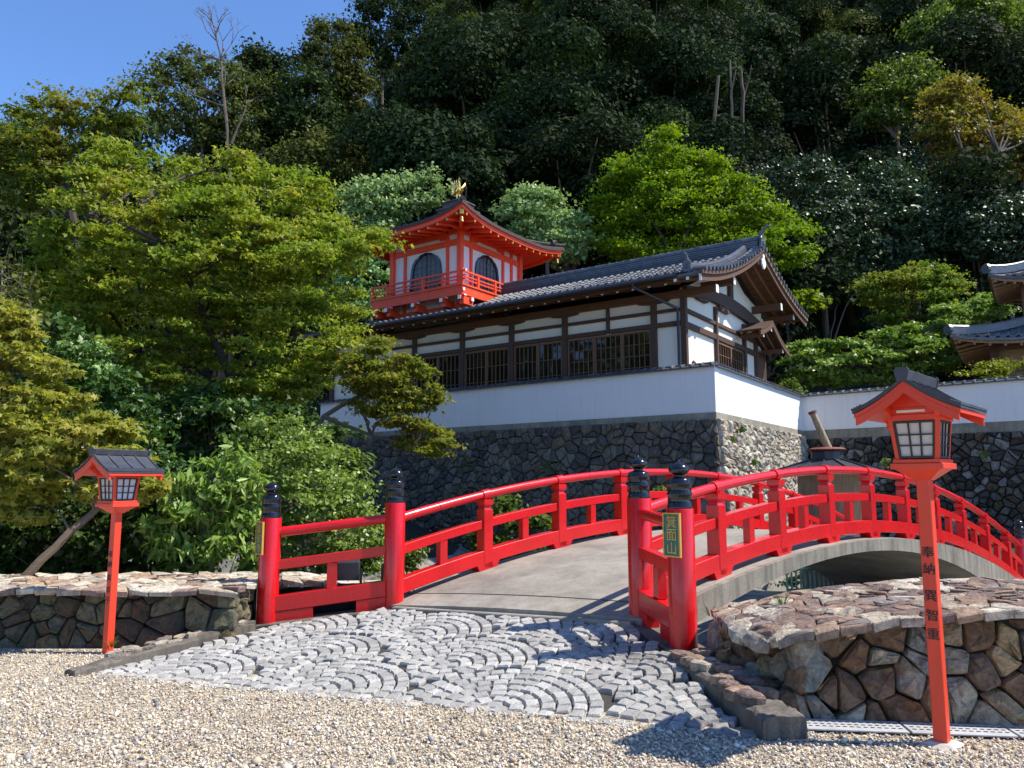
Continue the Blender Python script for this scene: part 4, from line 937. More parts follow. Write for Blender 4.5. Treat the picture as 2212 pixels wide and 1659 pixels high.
# roof body: boards below, dark sheet above
ff = [i / 14 for i in range(15)]
def slope(fn, name, s0, s1, o0, o1, mat, flip):
    top = [[fn(s0, f, o1) for f in ff], [fn(s1, f, o1) for f in ff]]; bot = [[fn(s0, f, o0) for f in ff], [fn(s1, f, o0) for f in ff]]
    if flip: top, bot = top[::-1], bot[::-1]
    return mk(name, MB().slab(top, bot), mat, hall, smooth=True, angle=30)
slope(RF, 'roof', -1.10, LH + .6, -.10, -.02, RT, True); slope(RB, 'roof', -1.10, LH + .6, -.10, -.02, RT, False)
for fn in (RF, RB):      # soffit boards of the gable overhang and the front eave
    for i in range(13):
        f0, f1 = i / 13 + .004, (i + 1) / 13 - .004
        m = MB(); m.hexa([fn(-1.02, f0, -.135), fn(-.0, f0, -.135), fn(-.0, f1, -.135), fn(-1.02, f1, -.135), fn(-1.02, f0, -.105), fn(-.0, f0, -.105), fn(-.0, f1, -.105), fn(-1.02, f1, -.105)]); mk('soffit_board', m, MAT['soffit_wood'], hall)
    for s in (-.30, -.66):
        pts = [fn(s, f, -.175) for f in [i / 10 for i in range(11)]]; m = MB(); sweep(m, pts, .075, .075, UH); o = mk('rafter', m, PW, hall)
        if fn is RF: c = fn(s, 0, -.175); mk('end_cap', MB().box(c - VH * .004, (.08, .012, .085), (UH, VH, UP)), MAT['white_paint'], hall, o)
for i in range(29):   # eave rafters with white ends
    s = .12 + .5 * i
    a, b = RF(s, .06, -.19), RF(s, .25, -.19); m = MB().beam(a, b, .075, .085); o = mk('rafter', m, BW, hall); d = (a - b).normalized()
    mk('end_cap', MB().box(a + d * .004, (.078, .010, .088), (UH, d, UH.cross(d))), MAT['white_paint'], hall, o)
m = MB(); sweep(m, [RF(s, .045, -.15) for s in (-.95, LH)], .14, .07, VH); mk('eave_board', m, BW, hall)
mk('eave_soffit', MB().slab([[RF(s, f, -.105) for f in (.02, .12, .27)] for s in (0, LH)], [[RF(s, f, -.135) for f in (.02, .12, .27)] for s in (0, LH)]), DW, hall)
# gutter and downpipe
g = [W(s, TE - .07, ZE - .055) for s in (-.35, 4, 8, LH)]; gt = mk('gutter', MB().tube(g, .055, 8), MAT['dark_metal'], hall, smooth=True)
mk('downpipe', MB().tube([W(.95, TE - .07, ZE - .06), W(.95, TE - .02, ZE - .18), W(.13, -.13, 6.42), W(.12, -.13, 6.2), W(.12, -.13, 3.4)], .04, 8), MAT['dark_metal'], hall, smooth=True)
# barge boards, pendant, purlins
for fn, e in ((RF, 0), (RB, 1)):
    pts = [fn(-1.06, f, -.20) for f in [-.02 + 1.02 * i / 14 for i in range(15)]]; m = MB(); sweep(m, pts, .06, .20, UH); o = mk('barge_board', m, BW, hall)
    pts = [fn(-1.10, f, -.06) for f in [-.03 + 1.03 * i / 14 for i in range(15)]]; m = MB(); sweep(m, pts, .10, .11, UH); mk('verge_board', m, PW if e else BW, hall)
    c = fn(-1.06, -.022, -.20); mk('end_cap', MB().box(c, (.064, .02, .205), (UH, VH, UP)), MAT['white_paint'], hall, o)
pd = [(0, 0), (.10, -.02), (.07, -.14), (.17, -.20), (.20, -.32), (.12, -.42), (0, -.50), (-.12, -.42), (-.20, -.32), (-.17, -.20), (-.07, -.14), (-.10, -.02)]
mk('gable_pendant', MB().prism([W(-1.10, TR + a, ZR - .22 + b) for a, b in pd], -UH * .05), MAT['white_paint'], hall)
for t, z, w, h in ((0.02, 6.86, .16, .22), (1.6, 7.42, .16, .2), (TR, 8.62, .16, .2), (6.4, 7.55, .18, .24), (7.9, 7.45, .16, .2)):
    o = mk('purlin', hb(-.96, 0.05 if t > .5 else -.99, t - w / 2, t + w / 2, z - h / 2, z + h / 2), BW, hall, bevel=0.005) if t > .5 else None
    mk('end_cap', hb(-.975, -.961, t - w / 2 - .004, t + w / 2 + .004, z - h / 2 - .004, z + h / 2 + .004) if t > .5 else hb(-1.012, -1.001, -.075, .125, 6.745, 6.975), MAT['white_paint'], hall, o)
# roof tiles of the front slope
def tile(m, S, x0, x1, y0, y1):
    """S(x, y, h): one wavy tile, lower edge lifted over the next one"""
    pf = [(0, .012), (.10, .050), (.22, .056), (.34, .022), (.62, -.006), (1.0, .010)]
    lo = [S(x0 + (x1 - x0) * u, y0, h + .036) for u, h in pf]; hi = [S(x0 + (x1 - x0) * u, y1, h + .004) for u, h in pf]; un = [S(x0 + (x1 - x0) * u, y0, h + .006) for u, h in pf]
    n = 6; m.add(lo + hi + un, [(i, i + 1, n + i + 1, n + i) for i in range(n - 1)] + [(2 * n + i, 2 * n + i + 1, i + 1, i) for i in range(n - 1)] +
                 [(0, n, 2 * n), (n - 1, 3 * n - 1, 2 * n - 1)])
def tile_field(root, S, x0, x1, y0, y1, dx, dy, limit, keep=None, mat=RT):
    L = []; nx_ = int((x1 - x0) / dx); ny = int((y1 - y0) / dy); rr = random.Random(3)
    for i in range(nx_):
        for j in range(ny):
            c = S(x0 + (i + .5) * dx, y0 + (j + .5) * dy, 0)
            if keep and not keep(x0 + i * dx, y0 + j * dy, c): continue
            L.append(((c - cam.location).length, i, j))
    L.sort(); rest = MB()
    for k, (_, i, j) in enumerate(L):
        m = MB() if k < limit else rest; e = (rr.random() - .5) * .012
        tile(m, lambda x, y, h: S(x, y, h + e * (1 if h > 0 else 1)), x0 + i * dx, x0 + (i + 1) * dx - .003, y0 + j * dy, y0 + (j + 1) * dy + .02)
        if k < limit: mk('roof_tile', m, mat, root)
    if rest.v: tag(mk('far_roof_tiles', rest, mat, root), kind='stuff')
SLn = 5.65
def SF(x, y, h): return RF(x, y / SLn, 0) + UP * (h * .93) - VH * (h * .33)
tile_field(hall, SF, -.62, LH + .5, -.03, SLn - .35, .262, .25, 300, lambda x, y, c: not (9.7 < x < 13.7 and y > 3.2))
for i in range(57):   # round eave ends
    s = -.60 + .262 * i; c = SF(s, -.02, .04); mk('eave_disc', MB().tube([c - VH * .03, c + VH * .05], .042, 8), RT, hall)
# ridge stack
m0 = ZR - .12
for i in range(6):
    w = .40 - .03 * i; mk('ridge_course', hb(-1.02, 9.35, TR - w / 2, TR + w / 2, m0 + .075 * i, m0 + .075 * i + .058), RT, hall, bevel=0.006)
for i in range(6): w = .36 - .03 * i; mk('ridge_course', hb(14.0, LH + .6, TR - w / 2, TR + w / 2, m0 + .075 * i, m0 + .075 * i + .058), RT, hall)
for i in range(36):
    s = -1.0 + .288 * i; z = m0 + .475; m = MB().tube([W(s, TR, z), W(s + .265, TR, z)], .075, 10); o = mk('ridge_tile', m, RT, hall, smooth=True)
    mk('ridge_joint', MB().tube([W(s + .255, TR, z), W(s + .295, TR, z)], .088, 10), RT, hall, o, smooth=True)
def onigawara(c, x, n, sc, name='gable_ornament'):
    """ridge end tile: shield with shoulders, boss and a horn; x across, n outwards"""
    P = lambda a, b, o=0: c + x * a * sc + UP * b * sc + n * o * sc
    pf = [(-.30, 0), (-.34, .10), (-.27, .18), (-.22, .42), (-.26, .52), (-.16, .66), (-.06, .72), (.06, .72), (.16, .66), (.26, .52), (.22, .42), (.27, .18), (.34, .10), (.30, 0)]
    o = mk(name, MB().prism([P(a, b) for a, b in pf], n * .12 * sc), RT, hall, bevel=0.012)
    mk('boss', MB().tube([P(0, .36, .11), P(0, .36, .17)], [.15 * sc, .12 * sc], 12), RT, hall, o)
    for s in (-1, 1): mk('scroll', MB().tube([P(s * .24, .10, .0), P(s * .24, .10, .18)], .085 * sc, 10), RT, hall, o)
    mk('horn', MB().tube([P(0, .70, -.05), P(0, .80, .05), P(0, .98, .20), P(0, 1.05, .34)], [.10 * sc, .085 * sc, .065 * sc, .06 * sc], 10), RT, hall, o, smooth=True)
onigawara(W(-1.06, TR, ZR - .12), VH, -UH, .80)
# descending ridge along the gable, verge tiles with round ends
pts = [RF(-.62, f, .10) for f in [.03 + .9 * i / 12 for i in range(13)]]; m = MB(); sweep(m, pts, .20, .16, UH); mk('descending_ridge', m, RT, hall)
mk('descending_roll', MB().tube([p + UP * .11 for p in pts], .075, 10), RT, hall, smooth=True)
pts = [RF(-.86, f, .05) for f in [.0 + .97 * i / 12 for i in range(13)]]; mk('verge_roll', MB().tube(pts, .07, 10), RT, hall, smooth=True)
onigawara(RF(-.62, .02, -.02), -UH, -VH, .52)
for fn in (RF, RB):
    for i in range(19):
        f = .0 + i / 18.6; c0, c1 = fn(-.84, f, .075), fn(-1.19, f, .045); o = mk('verge_tile', MB().tube([c0, c1], .056, 10), RT, hall, smooth=True)
        mk('verge_disc', MB().tube([c1, c1 - UH * .02], .062, 12), RT, hall, o)
    for i in range(19):
        f0, f1 = i / 18.6 + .002, (i + 1) / 18.6 - .004; f1 = min(f1, 1)
        m = MB(); m.hexa([fn(-1.16, f0, -.02), fn(-.80, f0, -.02), fn(-.80, f1, -.02), fn(-1.16, f1, -.02), fn(-1.16, f0, .03), fn(-.80, f0, .03), fn(-.80, f1, .02), fn(-1.16, f1, .02)]); mk('verge_pan', m, RT, hall)
# porch roof on the gable side
PT, PZ = 5.65, 6.90
def CF(s, f, o=0): return W(s, 4.32 + (PT - 4.32) * f, 6.42 + (PZ - 6.42) * (.6 * f + .4 * f * f) + o)
def CB(s, f, o=0): return W(s, 7.45 + (PT - 7.45) * f, 6.12 + (PZ - 6.12) * (.5 * f + .5 * f * f) + o)
pf5 = [i / 6 for i in range(7)]
for fn in (CF, CB):
    for k in range(4):
        s0, s1 = -.22 * k - .005, -.22 * (k + 1) + .005; m = MB().slab([[fn(s0, f, .05) for f in pf5], [fn(s1, f, .05) for f in pf5]], [[fn(s0, f, .0) for f in pf5], [fn(s1, f, .0) for f in pf5]]); mk('porch_roof_board', m, DW, hall)
    m = MB(); sweep(m, [fn(-.84, f, -.09) for f in [-.03 + 1.03 * i / 6 for i in range(7)]], .06, .15, UH); mk('porch_barge_board', m, BW, hall)
    for s in (-.2, -.5): m = MB(); sweep(m, [fn(s, f, -.045) for f in pf5], .06, .06, UH); mk('porch_rafter', m, PW, hall)
for t, z in ((4.75, 6.33), (5.65, 6.66), (6.9, 6.08)):
    o = mk('porch_beam', hb(-.80, -.06, t - .06, t + .06, z - .08, z + .08), BW, hall); mk('end_cap', hb(-.812, -.801, t - .062, t + .062, z - .082, z + .082), MAT['white_paint'], hall, o)

# small finial ornament that shows above the coping near the corner
k_ = at(1499, 792, 20.9); tag(mk('coping_finial', MB().lathe([(.05, -.30), (.05, -.05), (.07, -.03), (.07, 0), (.045, .02), (.035, .05), (.06, .08), (.065, .11), (.04, .15), (.012, .18)], k_, 12), MAT['brown_wood'], smooth=True), 'little turned brown wooden finial showing above the coping at the wall corner', 'finial')

# ================================================================== red tower
tw = thing('red_tower', W(11.66, 3.92, 8.1), 'vermilion and white lookout tower with arched windows, balcony and curved roof rising from the hall', 'tower')
S0, S1, T0, T1 = 9.86, 13.46, 1.92, 5.94; RM = MAT['tower_vermilion']; WPl = MAT['white_plaster']
mk('wall', hb(S0 + .06, S1 - .06, T0 + .06, T1 - .06, 7.6, 11.15), WPl, tw)
def tb(name, s0, s1, t0, t1, z0, z1, mat=None, parent=None, bevel=0.005): return mk(name, hb(s0, s1, t0, t1, z0, z1), mat or RM, tw, parent, bevel=bevel)
for s in (S0, S1):
    for t in (T0, T1): tb('corner_post', s - .10, s + .10, t - .10, t + .10, 7.8, 11.2)
for s in (10.52, 12.79): tb('stud', s - .06, s + .06, T0 - .02, T0 + .08, 7.8, 11.2)
for t in (2.62, 4.76, 5.37): tb('stud', S0 - .02, S0 + .08, t - .06, t + .06, 7.8, 11.2)
for z0, z1 in ((10.68, 10.90), (11.14, 11.34), (8.98, 9.12), (8.16, 8.28)):
    for a, b in ((S0 + .1, 10.46), (10.58, 12.73), (12.85, S1 - .1)): tb('rail_beam', a, b, T0 - .035, T0 + .07, z0, z1)
    for a, b in ((T0 + .1, 2.56), (2.68, 4.70), (4.82, 5.31), (5.43, T1 - .1)): tb('rail_beam', S0 - .035, S0 + .07, a, b, z0, z1)
# stepped bracket below the eave beam
for s in (S0, ): pass
def stepb(f, a0, a1):
    mk('frieze', MB().prism([f(a0, 11.14), f(a0, 10.96), f(a0 + .30, 10.96), f(a0 + .34, 11.06), f(a1 - .34, 11.06), f(a1 - .30, 10.96), f(a1, 10.96), f(a1, 11.14)], VH * .05 if f(0, 0)[2] == 0 and f is fa else UH * .05), RM, tw)
fa = lambda a, z: W(a, T0 - .01, z)
fb = lambda a, z: W(S0 - .01, a, z)
# arched windows
def arched(f, c, hw, z0, zt):
    out = [(-hw * 1.10, z0), (-hw * 1.02, z0 + .55), (-hw * .96, z0 + .85), (-hw * .90, z0 + 1.0), (-hw * .72, z0 + 1.16), (-hw * .55, z0 + 1.22), (-hw * .36, z0 + 1.31), (0, z0 + 1.36)]
    out = out + [(-a, z) for a, z in out[-2::-1]]; k = (zt - z0) / 1.36; out = [(a, z0 + (z - z0) * k) for a, z in out]
    inn = [(a * .86, z0 + (z - z0) * .945) for a, z in out]
    m = MB(); n = len(out)
    vs = [f(c + a, .05, z) for a, z in out] + [f(c + a, .05, z) for a, z in inn] + [f(c + a, -.03, z) for a, z in out] + [f(c + a, -.03, z) for a, z in inn]
    fs = []
    for i in range(n - 1): fs += [(i, i + 1, n + i + 1, n + i), (2 * n + i + 1, 2 * n + i, 3 * n + i, 3 * n + i + 1), (i + 1, i, 2 * n + i, 2 * n + i + 1), (n + i, n + i + 1, 3 * n + i + 1, 3 * n + i)]
    m.add(vs, fs); o = mk('arched_window', m, MAT['black_lacquer'], tw)
    pm = MB(); pm.prism([f(c + a, -.005, z) for a, z in inn], f(0, -.012, 0) - f(0, -.005, 0)); mk('screen', pm, MAT['paper_screen'], tw, o)
    bm_ = MB()
    def hx(x0, x1, y0, y1, o1): bm_.hexa([f(c + x0, 0, y0), f(c + x1, 0, y0), f(c + x1, o1, y0), f(c + x0, o1, y0), f(c + x0, 0, y1), f(c + x1, 0, y1), f(c + x1, o1, y1), f(c + x0, o1, y1)])
    hx(-.035, .035, z0, z0 + (zt - z0) * .94, .03)
    for q in (-.6, -.3, .3, .6): hx(q * hw - .008, q * hw + .008, z0, z0 + (zt - z0) * (.93 if abs(q) < .5 else .80), .012)
    for q in range(1, 6): zz = z0 + (zt - z0) * q / 6.4; hx(-hw * .84, hw * .84, zz - .007, zz + .007, .010)
    mk('lattice', bm_, MAT['black_lacquer'], tw, o)
arched(lambda a, o, z: W(a, T0 - o + .03, z), 11.64, .80, 9.10, 10.63); arched(lambda a, o, z: W(S0 - o + .03, a, z), 3.66, .76, 9.10, 10.63)
for f, a0, a1, d in ((fa, 10.58, 12.73, VH), (fb, 2.68, 4.70, UH)):
    mk('frieze', MB().prism([f(a0, 11.14), f(a0, 10.97), f(a0 + .32, 10.97), f(a0 + .36, 11.06), f(a1 - .36, 11.06), f(a1 - .32, 10.97), f(a1, 10.97), f(a1, 11.14)][::1], d * .06), RM, tw)
# balcony
B0, B1, C0, C1 = S0 - .62, S1 + .62, T0 - .62, T1 + .62
tb('balcony_floor', B0, B1, C0, C1, 8.72, 8.80)
for a in ((B0, B1, C0, C0 + .12), (B0, B0 + .12, C0 + .12, C1)): tb('balcony_beam', *a, 8.46, 8.717)
for a in ((B0 - .04, B1, C0 - .04, C0 + .05), (B0 - .04, B0 + .05, C0 + .05, C1)): tb('balcony_edge', *a, 8.804, 8.88)
for h, w in ((9.06, .05), (9.19, .05), (9.38, .07)):
    tb('balcony_rail', B0 - .14, B1, C0 - w / 2 + .04, C0 + w / 2 + .04, h - w / 2, h + w / 2); tb('balcony_rail', B0 - w / 2 + .04, B0 + w / 2 + .04, C0 + .04 + w / 2 + .002, C1, h - w / 2 + .004, h + w / 2 + .004)
for s in (B0 + .04, B0 + 1.0, B0 + 2.0, B0 + 3.0, B0 + 3.95, B1 - .06): o = tb('balcony_post', s - .05, s + .05, C0 - .01, C0 + .09, 8.88, 9.33 if s > B0 + .1 else 9.47)
for t in (C0 + 1.0, C0 + 2.1, C0 + 3.2): tb('balcony_post', B0 - .01, B0 + .09, t - .05, t + .05, 8.88, 9.33)
for s in (B0 + .06, B0 + .96, B0 + 2.42, B0 + 3.88, B1 - .3):
    o = tb('balcony_bracket', s - .07, s + .07, C0 - .10, T0, 8.26, 8.40); tb('end_cap', s - .072, s + .072, C0 - .112, C0 - .101, 8.258, 8.402, MAT['white_paint'], o, 0)
    tb('balcony_bracket', s - .10, s + .10, C0 + .05, T0, 8.10, 8.256)
    o = tb('balcony_block', s - .16, s + .16, C0 - .02, C0 + .13, 8.402, 8.456); tb('end_cap', s - .172, s - .161, C0 - .02, C0 + .13, 8.402, 8.456, MAT['white_paint'], o, 0)
for t in (C0 + .5, C0 + 1.7, C0 + 2.9): o = tb('balcony_bracket', B0 - .10, S0, t - .07, t + .07, 8.26, 8.40); tb('end_cap', B0 - .112, B0 - .101, t - .072, t + .072, 8.258, 8.402, MAT['white_paint'], o, 0)
tb('end_cap', B0 - .152, B0 - .141, C0 + .0, C0 + .08, 9.34, 9.42, MAT['white_paint'], None, 0); tb('end_cap', B0 - .055, B0 - .041, C0 + .0, C0 + .10, 8.60, 8.72, MAT['white_paint'], None, 0)
# roof
def hipface(c, hs, ht, ze, rise, up, k, o=0.0, ext=0.0):
    """k 0: towards the front (-v), 1: -u, 2: +v, 3: +u; returns S(a, f) with a -1..1, f 0..1"""
    def S(a, f, h=0.0):
        z = ze + rise * (.42 * f + .58 * f * f) + up * abs(a) ** 3 * (1 - f) ** 2 + o + h; ks, kt = hs + ext, ht + ext
        s, t = {0: (-a * ks, -kt), 1: (-ks, a * kt), 2: (a * ks, kt), 3: (ks, -a * kt)}[k]
        p = W(c[0] + s * (1 - f), c[1] + t * (1 - f), 0); p.z = z; return p
    return S
RCc = (11.66, 3.93); HS, HT, ZE2, RI, UPT = 3.15, 3.55, 11.30, 1.55, .42
def hip(root, c, hs, ht, ze, rise, up, thick, top_mat, under_mat, edge=0.12):
    aa = [i / 12 * 2 - 1 for i in range(25 // 2 + 1)]; fz_ = [i / 9 for i in range(10)]
    for k in range(4):
        S = hipface(c, hs, ht, ze, rise, up, k); U_ = hipface(c, hs, ht, ze, rise, up, k, -thick)
        mk('roof_panel', MB().sheet([[S(a, f) for a in aa] for f in fz_]), top_mat, root, smooth=True)
        mk('eave_edge', MB().sheet([[U_(a, 0) for a in aa], [S(a, 0) for a in aa]]), top_mat, root, smooth=True)
        I_ = hipface(c, hs, ht, ze, rise * .55, up, k, -thick - .002); mk('soffit', MB().sheet([[I_(a, f) for a in aa][::-1] for f in (0, .15, .3, .45, .6)]), under_mat, root, smooth=True)
        E1 = hipface(c, hs - .06, ht - .06, ze, rise, up, k, -thick - .004); E2 = hipface(c, hs - .08, ht - .08, ze, rise, up, k, -thick - edge - .004)
        mk('fascia', MB().slab([[E1(a, 0.03) for a in aa], [E1(a, 0) for a in aa]], [[E2(a, 0.03) for a in aa], [E2(a, 0) for a in aa]]), under_mat, root)
hip(tw, RCc, HS, HT, ZE2, RI, UPT, .13, MAT['shingle'], RM, .15)
for k, n_ in ((0, 13), (1, 14), (3, 10)):
    U_ = hipface(RCc, HS - .10, HT - .10, ZE2, RI * .55, UPT, k, -.36)
    for i in range(n_):
        a = -0.92 + 1.84 * i / (n_ - 1)
        p0 = U_(a, 0.0); L_ = hipface(RCc, HS - .10, HT - .10, ZE2, RI * .55, UPT, k, -.30)(a, 0.0)
        inw = {0: VH, 1: UH, 2: -VH, 3: -UH}[k]; p1 = p0 + inw * 1.25 * (1 - .55 * max(0, abs(a) - .6) / .4) + UP * .26 * (1 - .4 * max(0, abs(a) - .6) / .4)
        o = mk('rafter', MB().beam(p0, p1, .07, .08), RM, tw); d = (p0 - p1).normalized(); xx = d.cross(UP).normalized()
        mk('end_cap', MB().box(p0 + d * .006, (.075, .014, .085), (xx, d, xx.cross(d))), MAT['gold_paint'], tw, o)
for sx, sy in ((-1, -1), (-1, 1), (1, -1)):    # hip beams, bells, bracket ends at the corners
    c = W(RCc[0] + sx * (HS - .16), RCc[1] + sy * (HT - .16), ZE2 + UPT - .40); i_ = W(S0 if sx < 0 else S1, T0 if sy < 0 else T1, 11.30)
    o = mk('hip_beam', MB().beam(c, i_, .14, .16), RM, tw); d = (c - i_).normalized(); xx = d.cross(UP).normalized(); mk('end_cap', MB().box(c + d * .01, (.155, .03, .19), (xx, d, xx.cross(d))), MAT['gold_paint'], tw, o)
    b = c - d * .12; mk('wind_bell', MB().lathe([(.012, -.12), (.015, -.16), (.05, -.17), (.062, -.20), (.070, -.30), (.082, -.34), (.07, -.345)], b, 12), MAT['gold'], tw, o, smooth=True)
    q = W(S0 if sx < 0 else S1, T0 if sy < 0 else T1, 11.36)
    for dd, ee in ((UH * sx, VH), (VH * sy, UH)):
        for lv, ln in ((0, .42), (.16, .62)):
            a_ = q + UP * (lv - .10); m = MB().beam(a_, a_ + dd * ln, .10, .11); o2 = mk('bracket_arm', m, RM, tw); mk('end_cap', MB().box(a_ + dd * (ln + .008), (.105, .016, .116), (ee, dd, UP)), MAT['gold_paint'], tw, o2)
    # hip ridge and end tile
    pr = []
    for f in [i / 8 * .93 for i in range(9)]:
        S = hipface(RCc, HS, HT, ZE2, RI, UPT, 0 if sy < 0 else 2); p = S((1 if sx < 0 else -1) * (1 if sy < 0 else -1), f, .05) if True else None
        pr.append(W(RCc[0] + sx * HS * (1 - f), RCc[1] + sy * HT * (1 - f), 0) + UP * (ZE2 + RI * (.42 * f + .58 * f * f) + UPT * (1 - f) ** 2 + .05))
    mk('hip_ridge', MB().tube(pr, .085, 8), MAT['shingle'], tw, smooth=True)
    e_ = pr[1]; dd = (pr[0] - pr[2]); dd.z = 0; dd.normalize(); mk('ridge_end', MB().tube([e_ + UP * .08 - dd * .02, e_ + UP * .08 + dd * .10], .15, 12), MAT['shingle_block'], tw)
bk = [(.62, .28, 12.62, 12.80), (.54, .24, 12.80, 12.96)]
apx = W(RCc[0], RCc[1], 0)
mk('roof_crown', MB().box(V3((apx.x, apx.y, 12.80)), (1.25, 1.25, .22), (UH, VH, UP)).box(V3((apx.x, apx.y, 12.93)), (1.36, 1.36, .08), (UH, VH, UP)).box(V3((apx.x, apx.y, 13.10)), (.95, .95, .28), (UH, VH, UP)).box(V3((apx.x, apx.y, 13.26)), (1.06, 1.06, .07), (UH, VH, UP)), MAT['shingle_block'], tw, bevel=0.012)

# gilded bird on the roof
ph = thing('phoenix_statue', V3((apx.x, apx.y, 13.295)), 'gilded bird statue with raised wings standing on the tower roof', 'statue')
Bp = V3((apx.x, apx.y, 13.29)); G = MAT['gold']; fx = (-UH * .8 - VH * .6).normalized(); fy = V3((-fx.y, fx.x, 0))
def Q(a, b, c): return Bp + fx * a + fy * b + UP * c
bd = MB().tube([Q(-.20, 0, .52), Q(-.12, 0, .50), Q(0, 0, .52), Q(.10, 0, .60), Q(.15, 0, .74), Q(.13, 0, .90), Q(.15, 0, 1.0), Q(.21, 0, 1.03), Q(.28, 0, 1.0)], [.04, .11, .15, .13, .075, .05, .055, .045, .006], 10)
mk('body', bd, G, ph, smooth=True, angle=70)
mk('crest', MB().tube([Q(.14, 0, 1.03), Q(.12, 0, 1.12), Q(.17, 0, 1.17)], [.02, .022, .004], 6), G, ph)
for s in (-1, 1):
    mk('leg', MB().tube([Q(.02, s * .06, .44), Q(.0, s * .06, .24), Q(.03, s * .06, 0)], [.05, .022, .02], 7).tube([Q(-.05, s * .06, .012), Q(.12, s * .06, .012)], .018, 6), G, ph, smooth=True)
    wg = MB()
    for i in range(6):
        a = i / 5; tip = Q(-.10 - .28 * a, s * (.16 + .16 * (1 - a)), 1.02 - .34 * a - .04 * i * a); r0 = Q(.08 - .22 * a, s * .12, .66 - .10 * a); md = r0.lerp(tip, .55) + fy * s * .04
        wg.tube([r0, md, tip], [.05, .055, .012], 6)
    mk('wing', wg, G, ph, smooth=True)
tl = MB()
for i in range(5):
    a = (i - 2) * .05; tl.tube([Q(-.16, a * .4, .54), Q(-.30, a, .74), Q(-.38, a * 1.6, .96 + .06 * (2 - abs(i - 2))), Q(-.34, a * 1.8, 1.12 + .05 * (2 - abs(i - 2)))], [.035, .04, .04, .01], 6)
mk('tail', tl, G, ph, smooth=True)

# ================================================================== little round hut beyond the bridge
hc = at(1794, 1128, 18.2); hz0 = -0.90
hut = thing('round_hut', V3((hc.x, hc.y, hz0)), 'small round hut with ribbed beige walls, conical roof and tilted flue behind the bridge', 'hut')
rc_ = random.Random(4); HB = V3((hc.x, hc.y, hz0)); m = MB(); n = 96; RH_ = .72
for k in range(6):   # flat ribbed wall panels
    a0, a1 = 2 * math.pi * k / 6 + .2, 2 * math.pi * (k + 1) / 6 + .2; p0, p1 = V3((math.cos(a0), math.sin(a0), 0)) * RH_ * 1.06, V3((math.cos(a1), math.sin(a1), 0)) * RH_ * 1.06; nn = (p0 + p1).normalized()
    q = 30; row = []
    for i in range(2 * q + 1): row.append(HB + p0.lerp(p1, i / (2 * q)) + nn * (.014 if i % 2 else 0))
    mk('wall_panel', MB().sheet([[p - UP * .4 for p in row], [p + UP * 2.68 - (p - HB) * .06 * 0 for p in row]]), MAT['bamboo_cladding'], hut)
for k in range(12):
    a0, a1 = 2 * math.pi * k / 12, 2 * math.pi * (k + 1) / 12; c0, c1 = V3((math.cos(a0), math.sin(a0), 0)), V3((math.cos(a1), math.sin(a1), 0)); zt = 2.960
    m = MB(); m.hexa([HB + c0 * 1.12 + UP * 2.650, HB + c1 * 1.12 + UP * 2.650, HB + c1 * .22 + UP * (zt - .04), HB + c0 * .22 + UP * (zt - .04), HB + c0 * 1.12 + UP * 2.690, HB + c1 * 1.12 + UP * 2.690, HB + c1 * .22 + UP * zt, HB + c0 * .22 + UP * zt]); mk('roof_panel', m, MAT['dark_metal'], hut)
    mk('roof_rib', MB().beam(HB + c0 * 1.14 + UP * 2.695, HB + c0 * .22 + UP * (zt + .01), .03, .04), MAT['dark_metal'], hut)
mk('collar', MB().lathe([(.34, 2.880), (.36, 2.900), (.36, 3.100), (.42, 3.130)], HB, 12), MAT['dark_metal'], hut); mk('cap', MB().lathe([(.42, 3.130), (.44, 3.160), (.36, 3.200), (.05, 3.220)], HB, 16), MAT['rust_cap'], hut)
fl0, fl1 = HB + V3((.04, 0, 3.180)), HB + V3((-.26, .05, 4.020)); mk('flue', MB().tube([fl0, fl1], [.095, .078], 14), MAT['bamboo_cladding'], hut); dv = (fl1 - fl0).normalized(); mk('flue_cap', MB().tube([fl1, fl1 + dv * .07], [.10, .105], 14), MAT['rust_cap'], hut)

